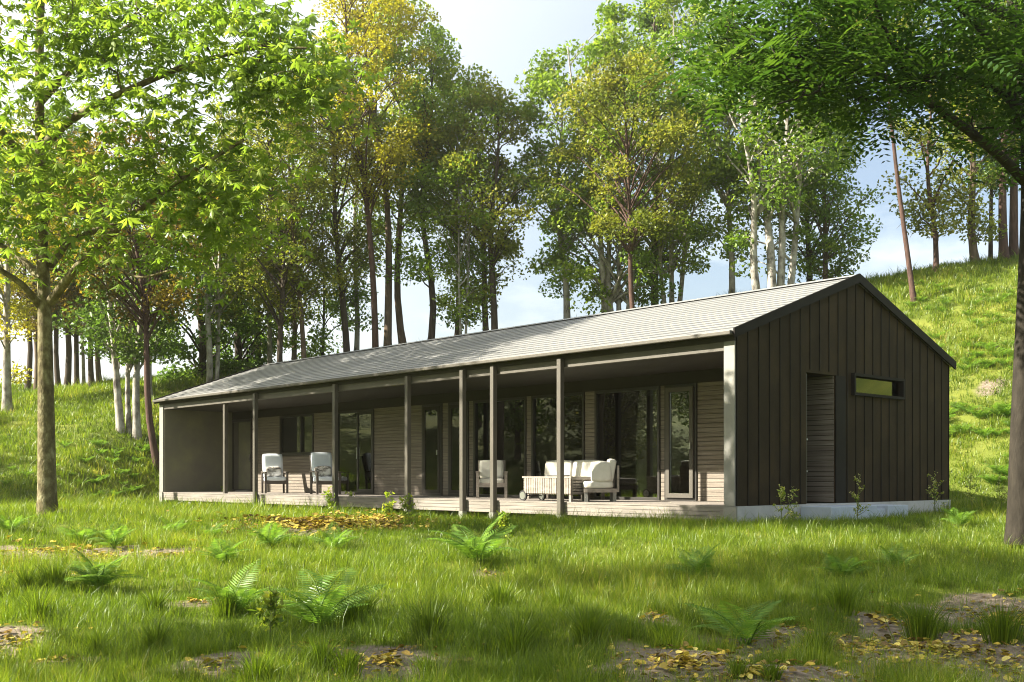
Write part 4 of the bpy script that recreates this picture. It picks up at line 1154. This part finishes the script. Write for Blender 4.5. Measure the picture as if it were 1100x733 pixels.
# ferns on the slopes
def slope_ferns(spots, label, group):
    proto = {}
    for (px, py, w) in spots:
        x, y, z = ground_at(px, py)
        s = (w*y/F_PX)/0.72
        k = random.randrange(4)
        if k not in proto:
            V = []; Fq = []; L3 = []; tint = []
            base = 0
            rng = np.random.default_rng(40+k)
            for q in range(9):
                me = FROND[q % 5]
                co = np.empty(len(me.vertices)*3, np.float32); me.vertices.foreach_get('co', co); co = co.reshape(-1, 3)
                ti = np.empty(len(me.vertices), np.float32); me.attributes['tint'].data.foreach_get('value', ti)
                a = 2*math.pi*q/9 + rng.normal(0, .2); c_, s_ = math.cos(a), math.sin(a); sc = rng.uniform(0.8, 1.15)
                R = np.array([[c_, -s_, 0], [s_, c_, 0], [0, 0, 1]])
                V.append((co*sc) @ R.T); tint.append(ti)
                fl = [tuple(p.vertices) for p in me.polygons]
                Fq += [tuple(v+base for v in f) for f in fl if len(f) == 4]; L3 += [tuple(v+base for v in f) for f in fl if len(f) == 3]
                base += len(co)
            me = np_mesh('fern', np.concatenate(V), [np.array(Fq), np.array(L3)], {'tint': np.concatenate(tint)})
            me.materials.append(M['fern'])
            proto[k] = me
        o = bpy.data.objects.new('fern', proto[k])
        scene.collection.objects.link(o)
        o.location = (x, y, z-0.02); o.rotation_euler = (0, 0, random.random()*6); o.scale = (s, s, s*0.9)
        tag(o, label, 'fern', group)
sp = []
for (px, py, rx, ry, n, w) in [(1045, 455, 45, 16, 22, 26), (1050, 395, 48, 12, 18, 22), (1020, 372, 40, 8, 8, 18), (1060, 378, 25, 8, 8, 18), (1050, 322, 40, 8, 14, 14), (985, 312, 40, 8, 10, 13), (1065, 345, 25, 8, 9, 16), (1075, 510, 20, 14, 6, 30), (1000, 330, 30, 8, 6, 14), (1035, 560, 14, 4, 2, 34)]:
    for k in range(n): sp.append((px+random.uniform(-rx, rx), py+random.uniform(-ry, ry), w*random.uniform(0.8, 1.25)))
slope_ferns([s for s in sp if s[0] > 955], 'low green fern growing among the grass on the slope right of the house', 'ferns on the right slope')
sp = [(random.uniform(100, 168), random.uniform(478, 535), random.uniform(14, 22)) for _ in range(26)] + [(random.uniform(0, 100), random.uniform(470, 545), random.uniform(12, 20)) for _ in range(16)]
slope_ferns(sp, 'low green fern growing among the grass on the slope left of the house', 'ferns on the left slope')

# ------------------------------------------------------------------ flowering weeds, saplings, sedge
def weed(px, py, hpx, label, kind='flower', seed=0, group=None):
    if kind == 'flower':     # on a line 1.1 m out from the gable
        q0 = HC + 1.1*AX; t_ = (px-CX)/F_PX
        v = (t_*q0[1]-q0[0])/(AY[0]-t_*AY[1])
        x, y = q0 + v*AY; z = float(terrain(x, y))
    else:
        x, y, z = ground_at(px, py)
    h = hpx*y/F_PX
    rng = np.random.default_rng(seed+int(px))
    t = empty('weed', (x, y, z-0.02)); tag(t, label, 'weed', group)
    V = []; Fq = []
    Pm = np.array([[0, 0, 0], [0.02*rng.normal(), 0.0, h*0.35], [0.03*rng.normal(), 0, h*0.7], [0.04*rng.normal(), 0, h]])
    tube(Pm, np.array([0.007, 0.006, 0.004, 0.002]), 5, V, Fq)
    tips = []; lc = []
    for k in range(11):
        f = rng.uniform(0.18, 0.85); a = rng.random()*6.28
        s0 = np.array([np.interp(f*h, Pm[:, 2], Pm[:, 0]), 0, f*h])
        ln = h*rng.uniform(0.14, 0.34)*(1.1-f*0.7)
        e = s0 + np.array([math.cos(a)*ln*0.85, math.sin(a)*ln*0.85, ln*0.75])
        tube(np.array([s0, (s0+e)/2 - np.array([0, 0, 0.03*h]), e]), np.array([0.004, 0.003, 0.002]), 4, V, Fq)
        for q in np.linspace(0.35, 1, 6): tips.append(s0 + (e-s0)*q + rng.normal(0, 0.008, 3))
        lc += [s0 + (e-s0)*q for q in (0.3, 0.6, 0.9)]
    for q in range(14): tips.append(np.array([np.interp(h*(0.72+0.02*q), Pm[:, 2], Pm[:, 0]), 0, h*(0.72+0.02*q)]) + rng.normal(0, 0.012, 3))
    link('stem', np_mesh('stem', np.concatenate(V), [np.concatenate(Fq)], smooth=True), M['stem'], t)
    for nm, arr, sz, mat, rep in (('flower', np.array(tips), 0.022, 'flower', 2), ('leaf', np.array(lc), 0.06 if kind == 'flower' else 0.085, 'leaf_lime', 2 if kind == 'flower' else 3)):
        if nm == 'flower' and kind != 'flower': continue
        pos = np.repeat(arr, rep, 0) + rng.normal(0, sz*0.35, (len(arr)*rep, 3))
        nr = unit(rng.normal(0, 1, pos.shape)); ax = unit(np.cross(nr, rng.normal(0, 1, pos.shape)))
        l_ = sz*rng.uniform(0.7, 1.3, len(pos))
        LV, LF = leaf_quads(pos, nr, ax, l_, l_*(0.8 if nm == 'flower' else 0.4))
        o = link(nm, np_mesh(nm, LV, [LF], {'tint': np.repeat(rng.random(len(pos)), 4)}), M[mat], t)
for (px, py, h, lab) in [(838, 568, 50, 'tall flowering weed left of the side door steps, first of two'), (852, 568, 46, 'tall flowering weed left of the side door steps, second of two'),
                         (921, 570, 56, 'tall flowering weed in front of the steps right of the side door'), (1004, 570, 56, 'tall flowering weed in front of the foundation at the far corner'),
                         (1044, 572, 52, 'tall flowering weed on the lawn between foundation and right trunk'), (1074, 572, 50, 'tall flowering weed just left of the right foreground trunk'), (1086, 574, 46, 'tall flowering weed at the foot of the right foreground trunk')]:
    weed(px, py, h, lab, group='flowering weeds by the gable')
for (px, py, h, lab) in [(188, 545, 22, 'leafy weed below the grey end panel of the porch'), (240, 546, 30, 'leafy weed in front of the first porch post'), (353, 556, 34, 'leafy weed in front of the third porch post'),
                         (376, 556, 30, 'leafy weed right of the third porch post'), (417, 560, 34, 'leafy weed left of the fourth porch post'), (438, 566, 40, 'bright leafy weed below the fourth porch post'), (290, 686, 60, 'spindly weed between the two big ferns in the foreground'), (545, 585, 36, 'bright leafy weed right of the large mid lawn fern')]:
    weed(px, py, h, lab, kind='leafy', group='leafy weeds below the deck')

def blades(X, Y, H, W, lean_dir, lean_amt, tint, Z=None):
    """tapered, bent grass blades"""
    n = len(X)
    Z = terrain(X, Y) if Z is None else Z
    P0 = np.stack([X, Y, Z-0.012], 1)
    D = np.stack([np.cos(lean_dir), np.sin(lean_dir), np.zeros(n)], 1)
    a = RNG.random(n)*2*np.pi
    S = np.stack([np.cos(a), np.sin(a), np.zeros(n)], 1)
    up = np.array([0, 0, 1.0])
    P1 = P0 + up*(H*0.55)[:, None] + D*(H*lean_amt*0.25)[:, None]
    P2 = P0 + up*(H*(1-0.25*lean_amt**2))[:, None] + D*(H*lean_amt)[:, None]
    w = (W/2)[:, None]
    V = np.stack([P0-S*w, P0+S*w, P1+S*w*0.75, P1-S*w*0.75, P2], 1).reshape(-1, 3)
    k = np.arange(n)[:, None]*5
    return V, k + np.array([[0, 1, 2, 3]]), k + np.array([[3, 2, 4]]), np.repeat(tint, 5)

def patch(X, Y):  # slow variation of the sward's colour and height
    return 0.5 + 0.25*np.sin(X*0.9+0.7*np.sin(Y*0.8)) + 0.25*np.cos(Y*1.1+0.9*np.sin(X*0.6+1))

def grass_field(name, label, y0, y1, xlo, xhi, dens, tuft, h0, w0, kmin):
    """clumped blades; dens(Y) blades per square metre"""
    ys = np.arange(y0, y1, 0.5)
    Xs = []; Ys = []; Hs = []; Ws = []; Ld = []; La = []; Ti = []
    for yy in ys:
        a, b2 = xlo(yy), xhi(yy)
        nb = int(dens(yy+0.25)*(b2-a)*0.5)
        nt_ = max(1, nb//tuft)
        cx = RNG.uniform(a, b2, nt_); cy = RNG.uniform(yy, yy+0.5, nt_)
        br = bare(cx, cy)
        ok = RNG.random(nt_) > np.clip((br-0.25)*2.6, 0, 0.965)
        cx, cy, br = cx[ok], cy[ok], br[ok]
        if not len(cx): continue
        big = (1 + 0.7*np.exp(-((br-0.28)/0.14)**2))*np.where(br > 0.5, 0.75, 1.0)*np.clip(RNG.lognormal(-0.08, 0.45, len(cx)), 0.35, 2.6)
        k = np.repeat(np.arange(len(cx)), tuft)
        sp_ = 0.046*(yy/8)**0.5
        ox = RNG.normal(0, sp_, len(k)); oy = RNG.normal(0, sp_, len(k))
        X = cx[k]+ox; Y = cy[k]+oy
        Xs.append(X); Ys.append(Y)
        pv = patch(X, Y)
        sc = (yy/8)**kmin
        Hs.append(h0*big[k]*RNG.uniform(0.45, 1.25, len(k))*(0.75+0.5*pv)*min(1.6, max(1, (yy/20)**0.4)))
        Ws.append(w0*sc*RNG.uniform(0.7, 1.3, len(k)))
        Ld.append(np.arctan2(oy, ox) + RNG.normal(0, 0.6, len(k))); La.append(np.clip(0.18 + np.hypot(ox, oy)/sp_*0.22 + RNG.normal(0, 0.12, len(k)), 0.02, 0.9))
        Ti.append(np.clip(0.25 + 0.35*pv + RNG.normal(0, 0.16, len(k)) + np.repeat(RNG.normal(0, 0.15, len(cx)), tuft), 0, 1))
    X = np.concatenate(Xs); Y = np.concatenate(Ys)
    H, W, Ld, La, Ti = (np.concatenate(q) for q in (Hs, Ws, Ld, La, Ti))
    hx, hy = w2h(X, Y)
    ok = ~((hx > -HL-0.06) & (hx < 0.05) & (hy > -0.12) & (hy < HW+0.05)) & ~((hx > -0.1) & (hx < 0.66) & (hy > 1.75) & (hy < 4.5))
    V, q4, q3, tint = blades(X[ok], Y[ok], H[ok], W[ok], Ld[ok], La[ok], Ti[ok])
    o = link(name, np_mesh(name, V, [q4, q3], {'tint': tint}), M['grass'])
    tag(o, label, 'grass', None, 'stuff')
    return int(ok.sum())
nA = grass_field('lawn_grass', 'rough tufted grass covering the lawn in front of the house', 5.2, 19.0, lambda y: -0.50*y-0.8, lambda y: 0.50*y+0.8, lambda y: 10500*(7/y)**1.5, 24, 0.095, 0.0031, 0.8)
nB = grass_field('slope_grass', 'grass covering the slopes beside and behind the house', 19.0, 54.0, lambda y: -0.50*y-1, lambda y: 0.50*y+1, lambda y: 1050*(19/y)**1.25, 16, 0.14, 0.0042, 0.95)
print('blades', nA, nB)

# sedge tufts standing alone in and round the bare soil
def sedge(px, py, hpx, n, label):
    x, y, z = ground_at(px, py)
    h = hpx*y/F_PX
    rr = RNG.normal(0, h*0.13, (n, 2))
    V, q4, q3, ti = blades(rr[:, 0], rr[:, 1], h*RNG.uniform(0.55, 1.1, n), np.full(n, 0.0062), np.arctan2(rr[:, 1], rr[:, 0]), np.clip(np.hypot(rr[:, 0], rr[:, 1])/h*2.2, 0.05, 0.9), np.clip(RNG.normal(0.35, 0.15, n), 0, 1), Z=np.zeros(n))
    o = link('grass_tuft', np_mesh('grass_tuft', V, [q4, q3], {'tint': ti}), M['grass'])
    o.location = (x, y, z)
    tag(o, label, 'grass tuft', 'single tufts in the foreground')
for a in [(632, 694, 46, 320, 'grass tuft left of the bright foreground fern, on the soil edge'), (712, 694, 34, 240, 'small grass tuft at the left edge of the bare soil'), (878, 712, 50, 340, 'grass tuft right of the bright foreground fern'),
          (990, 688, 52, 360, 'dark grass tuft in the middle of the bare soil'), (792, 728, 26, 160, 'tiny grass tuft at the bottom on the bare soil'), (830, 730, 24, 140, 'tiny grass tuft at the bottom, right of another tiny one'),
          (462, 688, 54, 240, 'feathery upright grass tuft at the right of the leafy patch'), (459, 730, 34, 200, 'small grass tuft at the bottom below the feathery one'), (372, 728, 40, 300, 'grass tuft at the bottom on the left leaf patch'),
          (58, 632, 36, 260, 'grass tuft among yellow leaves at the left'), (28, 634, 28, 220, 'grass tuft at the far left beside the yellow leaves'), (905, 660, 44, 300, 'grass tuft behind the bare soil in the shade'), (1075, 690, 50, 320, 'grass tuft at the right edge of the bare soil'), (345, 720, 44, 300, 'grass tuft below the biggest fern')]:
    sedge(*a)
for k in range(16):
    sedge(random.uniform(5, 640), random.uniform(655, 738), random.uniform(26, 46), random.randint(180, 320), 'ragged grass tuft among the shaded grass along the lower left foreground')

# fallen leaves
def litter(n_per):
    P = []
    for (cx, cy, rx, ry) in BARE:
        n = int(n_per*rx*ry*3.14*(1.0 if cy < 12 else 0.9))
        if 13 < cy < 22 and cx < 0: n = int(n*3.2)
        if cy > 22: n = n//6
        a = RNG.random(n)*6.283; r = np.abs(RNG.normal(0, 0.75, n))
        P.append(np.stack([cx + rx*r*np.cos(a), cy + ry*r*np.sin(a)], 1))
    P = np.concatenate(P)
    hx, hy = w2h(P[:, 0], P[:, 1])
    P = P[~((hx > -HL) & (hx < 0.05) & (hy > -0.1))]
    n = len(P)
    z = terrain(P[:, 0], P[:, 1])
    nr = unit(np.stack([RNG.normal(0, 0.30, n), RNG.normal(0, 0.30, n), np.ones(n)], 1))
    ax = unit(np.cross(nr, RNG.normal(0, 1, (n, 3))))
    B = np.cross(nr, ax)
    s = RNG.uniform(0.010, 0.036, n)*np.where(P[:, 1] > 13, 1.4, 1)
    C = np.stack([P[:, 0], P[:, 1], z + 0.012 + 0.012*RNG.random(n) + np.where((P[:, 1] > 13) & (P[:, 0] < 0), 0.10*RNG.random(n)**1.5, 0)], 1)
    curl = RNG.uniform(0.1, 0.55, n)
    ring = []
    for k in range(7):
        a = 2*np.pi*k/7
        rad = s*(1.0 + 0.25*np.cos(a))*RNG.uniform(0.85, 1.1, n)
        ring.append(C + ax*(rad*np.cos(a))[:, None] + B*(rad*np.sin(a)*0.8)[:, None] + nr*(s*curl*abs(np.sin(a)))[:, None])
    V = np.stack(ring + [C], 1).reshape(-1, 3)
    k = np.arange(n)[:, None]*8
    F3 = np.concatenate([k + np.array([[j, (j+1) % 7, 7]]) for j in range(7)])
    o = link('fallen_leaves', np_mesh('fallen_leaves', V, [F3], {'tint': np.repeat(np.clip(RNG.normal(0.42, 0.33, n), 0, 1), 8)}), M['litter'])
    tag(o, 'yellow fallen leaves scattered over the bare soil', 'leaves', None, 'stuff')
litter(260)
